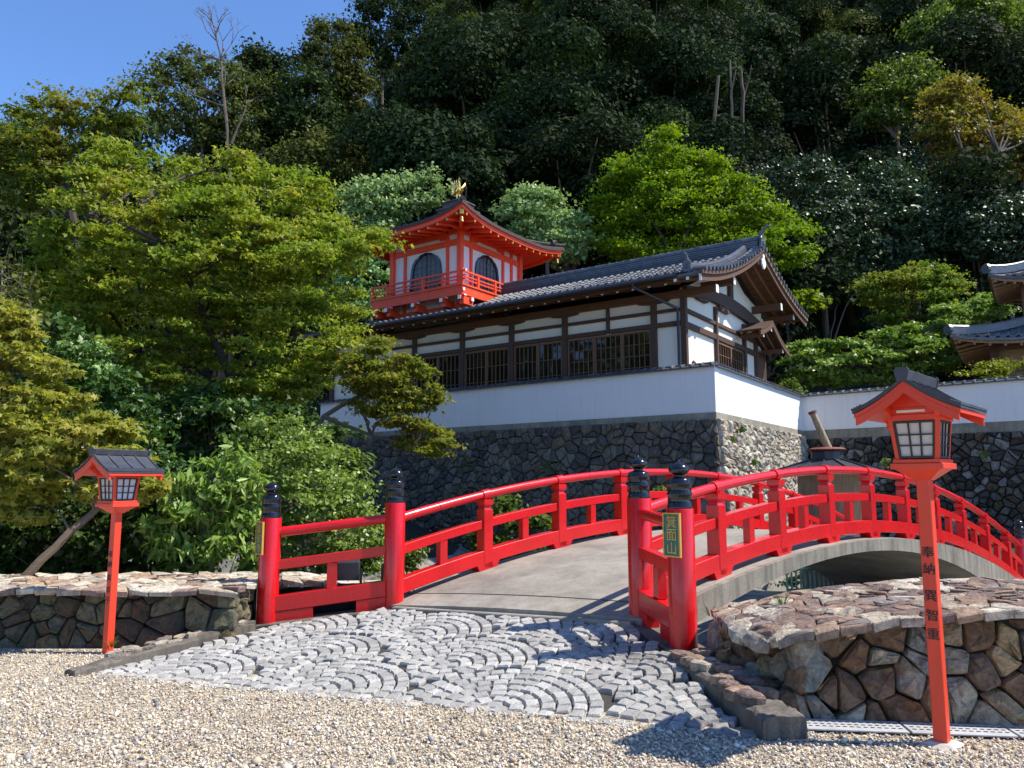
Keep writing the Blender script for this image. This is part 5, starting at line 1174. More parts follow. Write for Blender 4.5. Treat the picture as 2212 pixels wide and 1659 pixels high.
# ================================================================== two tiered roofs at the right edge
pg0 = at(2052, 722, 27.0); PC = pg0 - UH * 3.5 + VH * 3.5
pg = thing('tiered_pavilion', V3((PC.x, PC.y, 3.25)), 'two tiered pavilion with curved grey tile roofs standing behind the right white wall', 'pavilion')
sc_, tc_ = (PC - OH).dot(UH), (PC - OH).dot(VH); pc = (sc_, tc_)
pz = pg0.z; pu = at(2150, 596, 27.6); hu = 2.25
hip(pg, pc, 3.5, 3.5, pz - .35, 1.5, .35, .10, RT, MAT['pale_wood'], .10); hip(pg, pc, hu, hu, pu.z - .3, 1.3, .30, .10, RT, MAT['pale_wood'], .10)
for (h_, ze_, ri_, u_) in ((3.5, pz - .35, 1.5, .35), (hu, pu.z - .3, 1.3, .30)):
    S = hipface(pc, h_, h_, ze_, ri_, u_, 0); Lx = 2 * h_
    def SS(x, y, h, S=S, h_=h_):
        f = min(.99, max(-.02, y / (h_ * 1.12))); a = -(x / (h_ * (1 - f))); return S(max(-1.02, min(1.02, a)), f) + UP * (h * 1.25)
    tile_field(pg, SS, .2, h_, 0, h_ * .62, .30, .28, 150, lambda x, y, c, h_=h_: x + .30 < h_ * (1 - y / (h_ * 1.12)) - .28)
    pr = [W(pc[0] + h_ * (1 - f), pc[1] - h_ * (1 - f), 0) + UP * (ze_ + ri_ * (.42 * f + .58 * f * f) + u_ * (1 - f) ** 2 + .10) for f in [i / 8 * .95 for i in range(9)]]
    m = MB(); sweep(m, [p + UP * .02 for p in pr], .20, .24, VH); mk('hip_ridge', m, RT, pg); mk('ridge_roll', MB().tube([p + UP * .17 for p in pr], .075, 8), RT, pg, smooth=True)
    e_ = pr[0]; mk('ridge_end', MB().tube([e_ + UP * .08, e_ + UP * .08 + (UH - VH) * .08], .19, 10), RT, pg)
    for k in (0, 3):
        for i in range(15):
            a = -.95 + 1.9 * i / 14; p0 = hipface(pc, h_ - .1, h_ - .1, ze_, ri_ * .55, u_, k, -.24)(a, 0); inw = {0: VH, 3: -UH}[k]; p1 = p0 + inw * 1.1 + UP * .2; mk('rafter', MB().beam(p0, p1, .08, .09), MAT['pale_wood'], pg)
for sx in (-1, 0, 1):
    for sy in (-1, 0, 1):
        if sx or sy: mk('column', hb(pc[0] + sx * 2.25 - .13, pc[0] + sx * 2.25 + .13, pc[1] + sy * 2.25 - .13, pc[1] + sy * 2.25 + .13, 3.25, pz + .05), DW, pg)
for z0, z1 in ((pz - .55, pz - .3), (pz - 1.35, pz - 1.2)):
    for a in ((-2.12, 2.12, -2.3, -2.2), (2.2, 2.3, -2.12, 2.12)): mk('tie_beam', hb(pc[0] + a[0], pc[0] + a[1], pc[1] + a[2], pc[1] + a[3], z0, z1), BW, pg)
mk('wall', hb(pc[0] - 2.15, pc[0] + 2.15, pc[1] - 2.15, pc[1] + 2.15, 3.25, pz - .2), PW, pg); mk('upper_wall', hb(pc[0] - 1.3, pc[0] + 1.3, pc[1] - 1.3, pc[1] + 1.3, pz, pu.z + .1), BW, pg)
# ================================================================== trees and shrubs
rv = np.random.default_rng(77); rt = random.Random(77)
LEAF = {
 'blade': (np.array([(0, 0, 0), (.34, .45, .05), (0, 1, -.04), (-.34, .45, .05)]), np.array([(0, 1, 2), (0, 2, 3)])),
 'tri': (np.array([(0, 0, 0), (.62, .28, -.05), (.20, .48, .04), (0, 1, -.08), (-.20, .48, .04), (-.62, .28, -.05)]), np.array([(0, 1, 2), (0, 2, 3), (0, 3, 4), (0, 4, 5)])),
 'palm': (np.array([(0, 0, .03), (.42, -.12, -.04), (.24, .16, .02), (.66, .38, -.06), (.22, .42, .03), (0, 1, -.08), (-.22, .42, .03), (-.66, .38, -.06), (-.24, .16, .02), (-.42, -.12, -.04)]), np.array([(0, i, i + 1) for i in range(1, 9)])),
 'long': (np.array([(0, 0, 0), (.17, .40, .04), (0, 1, -.10), (-.17, .40, .04)]), np.array([(0, 1, 2), (0, 2, 3)])),
}
def leaves(cl, size, shape='blade', shell=0.5, upb=0.55, outb=0.7, rnd=0.7, droop=0.0):
    """cl: (centre, (rx, ry, rz), count). Leaf-sized faces spread through each clump."""
    lv, lf = LEAF[shape]; k = len(lv); Vs = []; n_tot = 0
    for c, r, n in cl:
        d = rv.normal(size=(n, 3)); d /= np.linalg.norm(d, axis=1)[:, None]; d[:, 2] = np.where(d[:, 2] < -.35, -d[:, 2] * .6, d[:, 2])
        rad = (shell + (1 - shell) * rv.random(n) ** 0.6) if shell >= 0 else np.minimum(np.abs(rv.normal(size=n)), 1.7) * -shell + .12; p = d * rad[:, None] * np.array(r) + np.array(c)
        nm = d * outb + np.array([0, 0, upb]) + rv.normal(size=(n, 3)) * rnd; nm /= np.linalg.norm(nm, axis=1)[:, None]
        ax = d + rv.normal(size=(n, 3)) * .8 - np.array([0, 0, droop]); y = ax - nm * np.sum(ax * nm, 1)[:, None]; y /= np.linalg.norm(y, axis=1)[:, None] + 1e-9; x = np.cross(y, nm)
        s = size * (0.5 + 1.1 * rv.random(n) ** 1.6); q = (x[:, None, :] * lv[None, :, 0, None] + y[:, None, :] * (lv[None, :, 1, None] - .5) + nm[:, None, :] * lv[None, :, 2, None]) * s[:, None, None] + p[:, None, :]
        Vs.append(q.reshape(-1, 3)); n_tot += n
    return np.concatenate(Vs), (lf[None] + (np.arange(n_tot) * k)[:, None, None]).reshape(-1, 3)
def limb(m, pts, r0, r1, n=7, wob=0.0):
    pts = [V3(p) for p in pts]; out = []
    for i in range(len(pts) - 1):
        for q in range(3): p = pts[i].lerp(pts[i + 1], q / 3); out.append(p + V3([(rt.random() - .5) * wob for _ in range(3)]))
    out.append(pts[-1]); N = len(out); m.tube(out, [r0 + (r1 - r0) * (i / (N - 1)) ** .8 for i in range(N)], n)
def in_poly_pts(poly, n):
    x0, x1 = min(p[0] for p in poly), max(p[0] for p in poly); y0, y1 = min(p[1] for p in poly), max(p[1] for p in poly); out = []
    while len(out) < n:
        p = (x0 + rt.random() * (x1 - x0), y0 + rt.random() * (y1 - y0))
        if inside(p, poly): out.append(p)
    return out
def edge_d(p, poly):
    return min(abs((poly[i][0] - poly[i - 1][0]) * (poly[i - 1][1] - p[1]) - (poly[i - 1][0] - p[0]) * (poly[i][1] - poly[i - 1][1])) / (math.dist(poly[i], poly[i - 1]) + 1e-6) if
               0 <= ((p[0] - poly[i - 1][0]) * (poly[i][0] - poly[i - 1][0]) + (p[1] - poly[i - 1][1]) * (poly[i][1] - poly[i - 1][1])) / (math.dist(poly[i], poly[i - 1]) ** 2 + 1e-6) <= 1 else min(math.dist(p, poly[i]), math.dist(p, poly[i - 1])) for i in range(len(poly)))
KEEP = []
def shaped_tree(name, label, cat, poly, Y, dY, ncl, rc_, nleaf, size, mat, shape='blade', flat=.45, base=None, trunks=(), tr=.12, barkm='bark', group=None, nlimb=14, upb=.55, droop=0, rnd=.7, pads=None, twig=0, outb=.7):
    """a crown that fills the outline poly (photo points at distance Y) with real depth dY"""
    C = []; KEEP.append((poly, Y))
    if pads:
        n, pw, ph_ = pads; pc = []; k = 0
        while len(pc) < n and k < 4000:
            q = in_poly_pts(poly, 1)[0]; k += 1
            if all(((q[0] - z[0]) / pw) ** 2 + ((q[1] - z[1]) / ph_) ** 2 > (.55 if k < 2500 else .2) for z in pc): pc.append((q[0], q[1], rt.random(), .6 + .8 * rt.random()))
        PP = []
        ctr = (sum(q[0] for q in poly) / len(poly), sum(q[1] for q in poly) / len(poly)); i = -1
        while len(PP) < ncl:
            i += 1
            if i % 3 == 2: q = in_poly_pts(poly, 1)[0]; PP.append((q[0], q[1], rt.random() * .8 + .1)); continue
            z = pc[i % len(pc)]; gx, gy = max(-1.5, min(1.5, rt.gauss(0, .55))), rt.gauss(0, .42); PP.append((z[0] + gx * pw * .62 * z[3], z[1] + (gy + gx * gx * .35) * ph_ * .55 * z[3], z[2]))
            if i < ncl * 6 and not inside((ctr[0] + (PP[-1][0] - ctr[0]) * 1.03, ctr[1] + (PP[-1][1] - ctr[1]) * 1.03), poly): PP.pop()
    else: PP = [(p[0], p[1], rt.random()) for p in in_poly_pts(poly, ncl)]
    for p in PP:
        e = min(1, edge_d(p[:2], poly) / 110.0); yy = Y + (p[2] * 1.5 - .95 + (rt.random() - .5) * .35) * dY * (.25 + .75 * e); C.append(at(p[0], p[1], yy))
    bx, by = base if base else (sum(p[0] for p in poly) / len(poly), max(p[1] for p in poly))
    b = at(bx, by, Y); b.z = terrain(b.x, b.y) - .1; root = thing(name, b, label, cat, group)
    cl = [(c, (rc_ * (.7 + .6 * rt.random()), rc_ * (.7 + .6 * rt.random()), rc_ * flat * (.7 + .6 * rt.random())), int(nleaf * (.6 + .8 * rt.random()))) for c in C]
    V, Fc = leaves(cl, size, shape, -.62, upb, outb, rnd, droop); bulk('crown', V, Fc, MAT[mat], root)
    m = MB(); tips = []
    for t in trunks:
        pts = [at(x, y, yy) for x, y, yy in t[0]]; pts = ([V3((pts[0].x, pts[0].y, terrain(pts[0].x, pts[0].y) - .1))] if t is trunks[0] and pts[0].z > terrain(pts[0].x, pts[0].y) + .3 else []) + pts; limb(m, pts, t[1], t[2], 8, t[1] * .35); tips += pts[1:]
    if not trunks:
        top = at(bx, (by + min(p[1] for p in poly)) / 2, Y); pts = [b, b.lerp(top, .5) + V3((.1, 0, 0)), top]; limb(m, pts, tr, tr * .4, 7, tr * .5); tips = [pts[1], pts[2]]
    for i in range(nlimb):
        c = C[rt.randrange(len(C))]; s = min(tips, key=lambda p: (p - c).length + (0 if p.z < c.z else 3)); mid = s.lerp(c, .5) + V3((0, 0, (c - s).length * .08)); limb(m, [s, mid, c], tr * .38, tr * .07, 5, tr * .5)
    for i in range(twig):
        c = C[rt.randrange(len(C))]; d = V3((rt.random() - .5, rt.random() * .4 - .6, rt.random() - .2)).normalized(); limb(m, [c - d * rc_ * .5, c + d * rc_ * .4, c + d * rc_ * 1.1 + V3((0, 0, .1))], tr * .12, tr * .03, 4, rc_ * .12)
    mk('trunk', m, MAT[barkm], root, smooth=True); return root

# ---- the big maple on the left and its neighbours
A1 = [(120, 420), (160, 350), (250, 300), (330, 335), (400, 360), (500, 330), (520, 318), (600, 370), (690, 375), (740, 440), (750, 490), (835, 500), (848, 535), (800, 560), (770, 590), (795, 650), (770, 720), (760, 770), (715, 830), (640, 870), (560, 900), (430, 900), (300, 950), (180, 880), (70, 780), (45, 640), (80, 520)]
shaped_tree('maple_tree', 'large spreading green maple with yellow tinged top left of the red tower', 'tree', A1, 17.5, 2.6, 900, .46, 150, .085, 'maple_leaf', 'tri', .30, (560, 1010), pads=(64, 150, 58), trunks=
            [([(540, 1010, 17.5), (520, 860, 17.4), (445, 690, 17.4), (405, 600, 16.6), (350, 530, 16.2), (300, 440, 15.8)], .14, .035), ([(405, 600, 16.6), (470, 560, 16.1), (540, 510, 16.0), (575, 470, 16.0)], .08, .03),
             ([(600, 1000, 18), (590, 870, 17.8), (640, 700, 17.5), (690, 600, 17), (760, 520, 17)], .16, .04), ([(520, 860, 17.4), (430, 800, 18), (300, 760, 18.5), (190, 700, 19)], .1, .03), ([(340, 520, 15.6), (265, 485, 15.7), (200, 470, 15.8)], .05, .02)], tr=.16, barkm='dark_bark', nlimb=40, outb=.35, upb=.7, droop=.5)
A2 = [(770, 745), (830, 720), (870, 765), (930, 800), (955, 850), (925, 905), (975, 960), (940, 1000), (880, 985), (850, 930), (800, 900), (770, 880), (740, 860), (745, 800)]
shaped_tree('maple_tree', 'yellow green maple whose branch hangs in front of the white wall left of the windows', 'tree', A2, 14.5, 1.0, 135, .30, 130, .072, 'maple_leaf', 'tri', .34, (640, 1060), pads=(15, 105, 50), trunks=
            [([(620, 1100, 15), (650, 990, 14.8), (700, 900, 14.6), (800, 840, 14.5), (890, 850, 14.3)], .10, .02), ([(700, 900, 14.6), (800, 940, 14.4), (900, 965, 14.3)], .05,   .012)], tr=.09, nlimb=16, outb=.35, upb=.75)
A3 = [(-60, 300), (0, 260), (60, 205), (130, 195), (150, 240), (180, 200), (240, 215), (280, 185), (310, 205), (290, 270), (230, 320), (160, 360), (120, 420), (60, 480), (0, 420), (-60, 420)]
shaped_tree('maple_tree', 'tall maple with thin loose top and a dark broken off trunk against the sky', 'tree', A3, 22, 2.0, 150, .55, 120, .10, 'far_maple_leaf', 'tri', .32, (150, 560), pads=(17, 95, 42), trunks=
            [([(170, 560, 22), (150, 420, 22), (122, 355, 22), (118, 260, 22)], .17, .11), ([(140, 370, 22), (70, 320, 21.8), (20, 290, 21.8)], .07, .02), ([(122, 355, 22), (180, 300, 22.2), (250, 230, 22.2)], .06, .02), ([(60, 240, 22), (20, 225, 22), (-20, 230, 22)], .03, .008)], tr=.15, barkm='dark_bark', nlimb=16, outb=.35, upb=.75)
A4 = [(-80, 660), (0, 630), (60, 690), (110, 770), (150, 790), (200, 880), (270, 900), (295, 935), (300, 975), (350, 1040), (345, 1075), (290, 1090), (235, 1120), (160, 1060), (80, 1140), (0, 1140), (-80, 1100)]
shaped_tree('maple_tree', 'small golden yellow maple with big pointed leaves at the left edge behind the small lantern', 'tree', A4, 9.6, .7, 300, .19, 75, .082, 'maple_gold_leaf', 'palm', .40, (0, 1250), pads=(22, 120, 55), trunks=
            [([(-40, 1330, 9.0), (60, 1240, 9.1), (150, 1150, 9.3), (215, 1095, 9.5)], .065, .04), ([(-60, 1250, 10), (-30, 1000, 9.9), (20, 850, 9.7), (30, 700, 9.7)], .06, .02)], tr=.06, barkm='bark', nlimb=16, outb=.3, upb=.8, droop=.6)
A5 = [(-60, 560), (30, 570), (70, 640), (60, 760), (0, 700), (-60, 720)]
shaped_tree('bare_shrub', 'half bare brownish bush of fine twigs at the left edge above the golden maple', 'shrub', A5, 12, .8, 24, .35, 45, .09, 'olive_leaf', 'blade', .6, (0, 900), (), .05, 'pale_bark', nlimb=22, twig=40)
# ---- shrubs behind the left wall
S1 = [(-60, 1050), (40, 1130), (90, 1060), (200, 1090), (300, 1020), (420, 1040), (470, 1110), (440, 1240), (-60, 1250)]
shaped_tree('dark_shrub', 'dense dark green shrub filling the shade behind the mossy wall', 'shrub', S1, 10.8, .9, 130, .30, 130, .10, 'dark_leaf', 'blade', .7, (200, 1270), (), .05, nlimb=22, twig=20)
S2 = [(320, 1140), (370, 1040), (440, 1000), (520, 980), (560, 1040), (560, 1230), (330, 1240)]
shaped_tree('long_leaved_shrub', 'shrub with long drooping pointed leaves just left of the nameplate newel', 'shrub', S2, 9.9, .5, 85, .22, 60, .15, 'shrub_leaf', 'long', .6, (450, 1260), (), .04, 'pale_bark', nlimb=18, upb=.5, droop=1.1, twig=30)
S3 = [(470, 1010), (510, 930), (570, 890), (640, 910), (700, 930), (720, 990), (770, 1040), (815, 1080), (835, 1240), (560, 1250), (480, 1120)]
shaped_tree('twiggy_shrub', 'big rounded light green shrub with pale twigs behind the left bridge rail', 'shrub', S3, 11.3, .9, 230, .25, 120, .062, 'shrub_leaf', 'blade', .7, (650, 1290), (), .05, 'pale_bark', nlimb=34, twig=80, upb=.5)
S4 = [(700, 975), (760, 965), (800, 985), (790, 1030), (740, 1040), (690, 1010)]
shaped_tree('long_leaved_shrub', 'sprig of long bright green leaves hanging in front of the shaded rubble wall', 'shrub', S4, 11.9, .3, 14, .24, 50, .16, 'fresh_leaf', 'long', .6, (720, 1100), (), .03, 'pale_bark', nlimb=8, upb=.5, droop=1.1)
S5 = [(1020, 1210), (1040, 1120), (1075, 1075), (1110, 1085), (1140, 1110), (1180, 1130), (1190, 1200), (1150, 1240), (1040, 1250)]
shaped_tree('young_shrub', 'fresh green bush seen through the left bridge railing', 'shrub', S5, 13.2, .6, 50, .26, 90, .085, 'fresh_leaf', 'blade', .7, (1090, 1290), (), .04, nlimb=12, twig=10)
S6 = [(860, 1190), (880, 1170), (915, 1185), (920, 1225), (890, 1245), (862, 1235)]
shaped_tree('young_shrub', 'small leafy sprout beside the foot of the second left newel', 'shrub', S6, 10.0, .25, 12, .15, 50, .10, 'shrub_leaf', 'long', .6, (890, 1270), (), .02, nlimb=6, droop=.8)
S7 = [(300, 870), (420, 850), (560, 880), (700, 900), (760, 960), (700, 1010), (560, 960), (450, 1020), (330, 1050), (220, 1000)]
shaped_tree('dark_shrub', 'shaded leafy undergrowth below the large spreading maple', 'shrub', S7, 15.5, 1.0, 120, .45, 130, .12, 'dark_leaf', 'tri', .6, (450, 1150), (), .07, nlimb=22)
S8 = [(780, 940), (860, 930), (900, 960), (860, 990), (760, 1000), (700, 960)]
S10 = [(-90, 700), (120, 680), (260, 820), (330, 900), (420, 1000), (330, 1080), (100, 1120), (-90, 1120)]
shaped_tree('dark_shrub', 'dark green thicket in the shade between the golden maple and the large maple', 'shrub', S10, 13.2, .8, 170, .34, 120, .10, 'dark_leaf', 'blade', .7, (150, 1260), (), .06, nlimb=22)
S9 = [(120, 760), (200, 740), (230, 800), (180, 850), (110, 840)]
shaped_tree('pale_bush', 'pale bluish green bush in the gap above the golden maple', 'shrub', S9, 14, .5, 26, .30, 80, .09, 'pale_leaf', 'blade', .6, (170, 980), (), .04, nlimb=8)
# ---- around and behind the hall
shaped_tree('pale_tree', 'pale feathery green tree left of the red tower roof', 'tree', [(740, 420), (790, 385), (850, 375), (900, 385), (925, 365), (960, 400), (955, 440), (900, 455), (850, 480), (840, 520), (780, 560), (745, 500)], 36.5, 1.6, 110, .8, 90, .19, 'pale_leaf', 'blade', .5, (800, 700), (), .2, nlimb=12)
shaped_tree('pale_tree', 'pale green bush tree below and left of the tower balcony', 'tree', [(690, 640), (760, 560), (830, 560), (845, 640), (800, 690), (700, 710)], 36, 1.2, 70, .75, 90, .19, 'pale_leaf', 'blade', .5, (760, 800), (), .2, nlimb=8)
shaped_tree('pale_tree', 'pale feathery green tree right of the red tower roof', 'tree', [(1080, 460), (1110, 420), (1150, 405), (1190, 420), (1210, 445), (1260, 460), (1290, 520), (1250, 580), (1160, 560), (1110, 500)], 36, 1.6, 110, .8, 90, .19, 'pale_leaf', 'blade', .5, (1180, 660), (), .2, nlimb=12)
shaped_tree('maple_tree', 'bright yellow green maple rising behind the right end of the hall roof', 'tree', [(1285, 420), (1310, 370), (1330, 335), (1380, 330), (1420, 285), (1450, 275), (1470, 320), (1520, 330), (1560, 345), (1570, 385), (1620, 385), (1660, 430), (1700, 470), (1745, 480), (1755, 520), (1740, 570), (1690, 590), (1640, 600), (1500, 590), (1330, 580), (1280, 500)], 36, 3.0, 430, .80, 130, .145, 'maple_green_leaf', 'tri', .32, (1450, 700), pads=(34, 110, 50), trunks=
            [([(1450, 700, 36), (1455, 560, 36), (1410, 480, 35.5)], .22, .07), ([(1455, 560, 36), (1500, 470, 35.6), (1560, 420, 35.6)], .12, .05)], tr=.22, barkm='dark_bark', nlimb=26, outb=.35, upb=.75)
shaped_tree('maple_tree', 'sprig of bright maple leaves peeping out behind the gable edge', 'tree', [(1680, 640), (1730, 630), (1770, 645), (1760, 675), (1720, 690), (1690, 670)], 35, .8, 14, .6, 110, .20, 'maple_green_leaf', 'tri', .3, (1700, 780), (), .1, 'dark_bark', nlimb=5, outb=.35, upb=.75)
shaped_tree('olive_tree', 'rounded olive green tree above the large maple in front of the dark forest', 'tree', [(575, 370), (600, 330), (650, 310), (680, 290), (720, 310), (770, 325), (795, 360), (770, 400), (700, 410), (620, 400)], 42, 2, 80, 1.0, 110, .22, 'olive_leaf', 'blade', .6, (690, 560), (), .2, nlimb=12)
shaped_tree('glossy_tree', 'dark glossy leaved tree glittering with highlights right of the bright maple', 'tree', [(1640, 400), (1690, 350), (1760, 345), (1810, 390), (1870, 430), (1900, 500), (1880, 600), (1800, 650), (1760, 600), (1690, 520)], 40, 2.2, 200, .9, 120, .20, 'glossy_leaf', 'blade', .65, (1780, 800), (), .2, nlimb=14)
shaped_tree('glossy_tree', 'dark glossy tree with glittering leaves below the orange tinted tree', 'tree', [(1880, 360), (1940, 350), (1990, 400), (2060, 450), (2120, 480), (2100, 560), (2000, 590), (1920, 600), (1880, 500)], 41, 2.2, 190, .9, 120, .20, 'glossy_leaf', 'blade', .65, (1980, 800), (), .2, nlimb=14)
shaped_tree('glossy_tree', 'glossy dark tree above the upper pavilion roof at the right edge', 'tree', [(2080, 470), (2140, 440), (2220, 430), (2300, 460), (2300, 580), (2180, 590), (2100, 560)], 39, 2, 120, .9, 120, .20, 'glossy_leaf', 'blade', .65, (2180, 760), (), .2, nlimb=10)
shaped_tree('autumn_tree', 'orange and yellow tinted tree standing out on the right hillside', 'tree', [(1970, 250), (2000, 200), (2060, 165), (2130, 175), (2160, 215), (2220, 240), (2280, 280), (2260, 350), (2180, 400), (2120, 430), (2100, 380), (2040, 340), (1990, 310)], 44, 2.5, 130, 1.0, 110, .20, 'autumn_leaf', 'tri', .4, (2120, 620), [([(2120, 640, 44), (2110, 450, 44), (2080, 330, 41)], .25, .06), ([(2110, 450, 44), (2160, 330, 41)], .12, .05)], .2, 'dark_bark', nlimb=16, outb=.4)
shaped_tree('fresh_tree', 'fresh light green tree just left of the orange tinted one', 'tree', [(1870, 200), (1890, 150), (1950, 125), (2010, 140), (2040, 170), (1990, 220), (1960, 270), (1900, 290), (1860, 260)], 47, 2, 80, 1.05, 110, .22, 'fresh_leaf', 'blade', .5, (1940, 480), (), .22, nlimb=12)
shaped_tree('fresh_tree', 'fresh light green tree at the upper right corner of the hillside', 'tree', [(1960, 60), (2000, 20), (2080, -20), (2180, 0), (2190, 40), (2120, 80), (2060, 130), (1990, 120)], 54, 2.5, 85, 1.25, 110, .26, 'fresh_leaf', 'blade', .5, (2060, 320), (), .25, nlimb=12)
shaped_tree('maple_tree', 'layered olive green maple above the right white wall', 'tree', [(1840, 610), (1880, 590), (1950, 590), (2000, 565), (2060, 590), (2085, 620), (2060, 660), (2080, 700), (1990, 720), (1900, 710), (1870, 660)], 33, 1.8, 130, .62, 120, .13, 'far_maple_leaf', 'tri', .26, (1970, 850), pads=(14, 95, 38), tr=.15, barkm='dark_bark', nlimb=14, outb=.35, upb=.8)
shaped_tree('pale_bush', 'pale green flat topped bushes behind the white wall left of the pavilion', 'shrub', [(1700, 760), (1760, 730), (1850, 740), (1920, 690), (2010, 680), (2090, 640), (2180, 640), (2200, 680), (2090, 730), (2060, 800), (1950, 830), (1800, 835), (1700, 830)], 31, 1.8, 190, .55, 120, .17, 'shrub_leaf', 'tri', .35, (1950, 860), (), .1, nlimb=18, upb=.9, outb=.3)
shaped_tree('clipped_hedge', 'yellowish clipped hedge below the pavilion roof on the terrace', 'hedge', [(2070, 805), (2110, 790), (2180, 780), (2290, 785), (2290, 840), (2090, 840)], 24.5, .8, 55, .32, 110, .085, 'hedge_leaf', 'blade', .6, (2180, 850), (), .05, nlimb=8)
shaped_tree('small_shrub', 'small shrub peeping over the inner corner of the white wall', 'shrub', [(1685, 835), (1700, 822), (1725, 832), (1760, 850), (1770, 862), (1700, 862)], 28.5, .5, 18, .30, 70, .10, 'fresh_leaf', 'blade', .6, (1720, 880), (), .03, nlimb=5)
# plants in the rubble wall joints
for k, (x, y, Y, w, lab) in enumerate(((1597, 930, 21.0, .16, 'little plant growing from the sunlit rubble face below the concrete band'), (1625, 1000, 21.5, .14, 'tuft of weeds low on the sunlit rubble face'), (1575, 950, 20.6, .12, 'tiny weed near the corner of the sunlit rubble face'),
    (1420, 1060, 20.0, .22, 'fern tuft on the shaded rubble wall left of the front newels'), (1180, 1010, 21.6, .28, 'leafy creeper on the shaded rubble wall above the left rail'), (1010, 1000, 23.2, .34, 'leafy patch hanging on the shaded rubble wall near the maple branch'), (2115, 985, 23.2, .2, 'weed on the dark rubble wall right of the tall lantern'), (1905, 1000, 23.8, .22, 'mossy tuft on the dark wall left of the tall lantern'))):
    c = at(x, y, Y); c = c - V3((0, .25, 0)); root = thing('wall_plant', c, lab, 'plant')
    V, Fc = leaves([(c + V3(((rt.random() - .5) * w, 0, (rt.random() - .5) * w)), (w * .6, w * .4, w * .6), 26) for _ in range(4)], .07, 'blade', .1, .5); bulk('leaves', V, Fc, MAT['dark_leaf' if k in (4, 5) else 'shrub_leaf'], root)
    mk('stem', MB().tube([c + V3((0, .2, -.1)), c, c + V3((0, -.05, w * .6))], [.012, .01, .004], 5), MAT['bark'], root)

for x, y, Y, lab in ((905, 1322, 8.45, 'tiny weed growing in the joint at the foot of the concrete deck'), (240, 1392, 7.7, 'grass tuft at the foot of the mossy wall beside the small lantern'), (1535, 1325, 6.5, 'dry weed between the concrete arch and the stone capping'), (1690, 1300, 5.9, 'small weed on the flat stone capping')):
    c = at(x, y, Y); root = thing('weed', c, lab, 'weed'); bl = MB()
    for q in range(14):
        a = rt.random() * 6.28; r = .02 + .05 * rt.random(); h = .03 + .07 * rt.random(); p0 = c + V3((math.cos(a) * .015, math.sin(a) * .015, -.02)); bl.tube([p0, p0 + V3((math.cos(a) * r * .5, math.sin(a) * r * .5, h * .7)), p0 + V3((math.cos(a) * r, math.sin(a) * r, h))], [.0035, .003, .0006], 3)
    mk('blades', bl, MAT['fresh_leaf'], root)
# green picket fence on the far bank, seen below the arch
fa_ = at(1700, 1252, 17.0); fb_ = at(1800, 1252, 17.2); g0 = terrain(fa_.x, fa_.y); fr_ = thing('picket_fence', V3((fa_.x, fa_.y, g0)), 'pale green fence on the far bank glimpsed below the bridge arch', 'fence')
simple('fence_green', (0.20, 0.42, 0.34), 0.5, 0.1)
for q in range(11): p = fa_.lerp(fb_, q / 10); mk('picket', MB().box((p.x, p.y, (g0 - .35) / 2 - .0), (.035, .03, abs(-.35 - g0) + .1)), MAT['fence_green'], fr_)
for z in (-.42, -.85): mk('fence_rail', MB().beam((fa_.x, fa_.y + .035, z), (fb_.x, fb_.y + .035, z), .03, .05), MAT['fence_green'], fr_)
shaped_tree('pale_bush', 'sunlit bush on the far bank behind the green fence below the arch', 'shrub', [(1690, 1235), (1740, 1215), (1810, 1225), (1820, 1275), (1690, 1275)], 18.6, .4, 24, .22, 70, .08, 'pale_leaf', 'blade', .6, (1750, 1290), (), .03, nlimb=6)
# ---- bare trunks
def bare(name, label, paths, mat):
    b = at(*paths[0][0][0]); b.z = terrain(b.x, b.y); paths[0][0].insert(0, None); root = thing(name, b, label, 'tree'); m = MB()
    for p, r0, r1 in paths: limb(m, [at(*q) if q else b for q in p], r0, r1, 6, r0 * .5)
    mk('trunk', m, MAT[mat], root, smooth=True); return root
Yb = 40
def fork(p, d, L, r, k, out):
    if k == 0 or r < .006: return
    n = 2 if k > 1 else 2
    for i in range(n):
        a = (rt.random() - .5) * 1.1; e = (d[0] * math.cos(a) - d[1] * math.sin(a), d[0] * math.sin(a) + d[1] * math.cos(a)); q = (p[0] + e[0] * L, p[1] + e[1] * L, p[2] + (rt.random() - .5) * .8)
        out.append(([p, ((p[0] + q[0]) / 2 + (rt.random() - .5) * 3, (p[1] + q[1]) / 2, p[2]), q], r, r * .5)); fork(q, e, L * .68, r * .55, k - 1, out)
pth = [([(505, 640, Yb), (495, 340, Yb), (488, 250, Yb), (480, 180, Yb), (478, 130, Yb), (466, 75, Yb), (452, 20, Yb)], .15, .02), ([(484, 230, Yb), (430, 210, Yb), (370, 190, Yb), (330, 178, Yb)], .06, .014), ([(500, 310, Yb), (520, 260, Yb), (533, 225, Yb)], .08, .03)]
for p, d, L in (((478, 130, Yb), (.5, -.9), 40), ((470, 90, Yb), (-.7, -.7), 36), ((478, 130, Yb), (-.75, -.6), 46), ((466, 75, Yb), (.7, -.75), 26), ((484, 210, Yb), (-.6, -.6), 40), ((482, 190, Yb), (.5, -.7), 34), ((533, 225, Yb), (.4, -.9), 18), ((460, 50, Yb), (-.6, -.8), 20)): fork(p, d, L, .042, 4, pth)
bare('bare_tree', 'leafless grey tree standing up against the sky above the maple', pth, 'bark'); KEEP += [([(420, 0), (520, 0), (520, 330), (440, 330)], 44), ([(1500, 120), (1650, 120), (1650, 350), (1500, 350)], 46)]
bare('dead_trunk', 'grey dead trunk, the leftmost of three snags in the dark forest', [([(1526, 640, 41), (1536, 330, 41), (1543, 250, 41), (1552, 163, 41)], .12, .09)], 'bark')
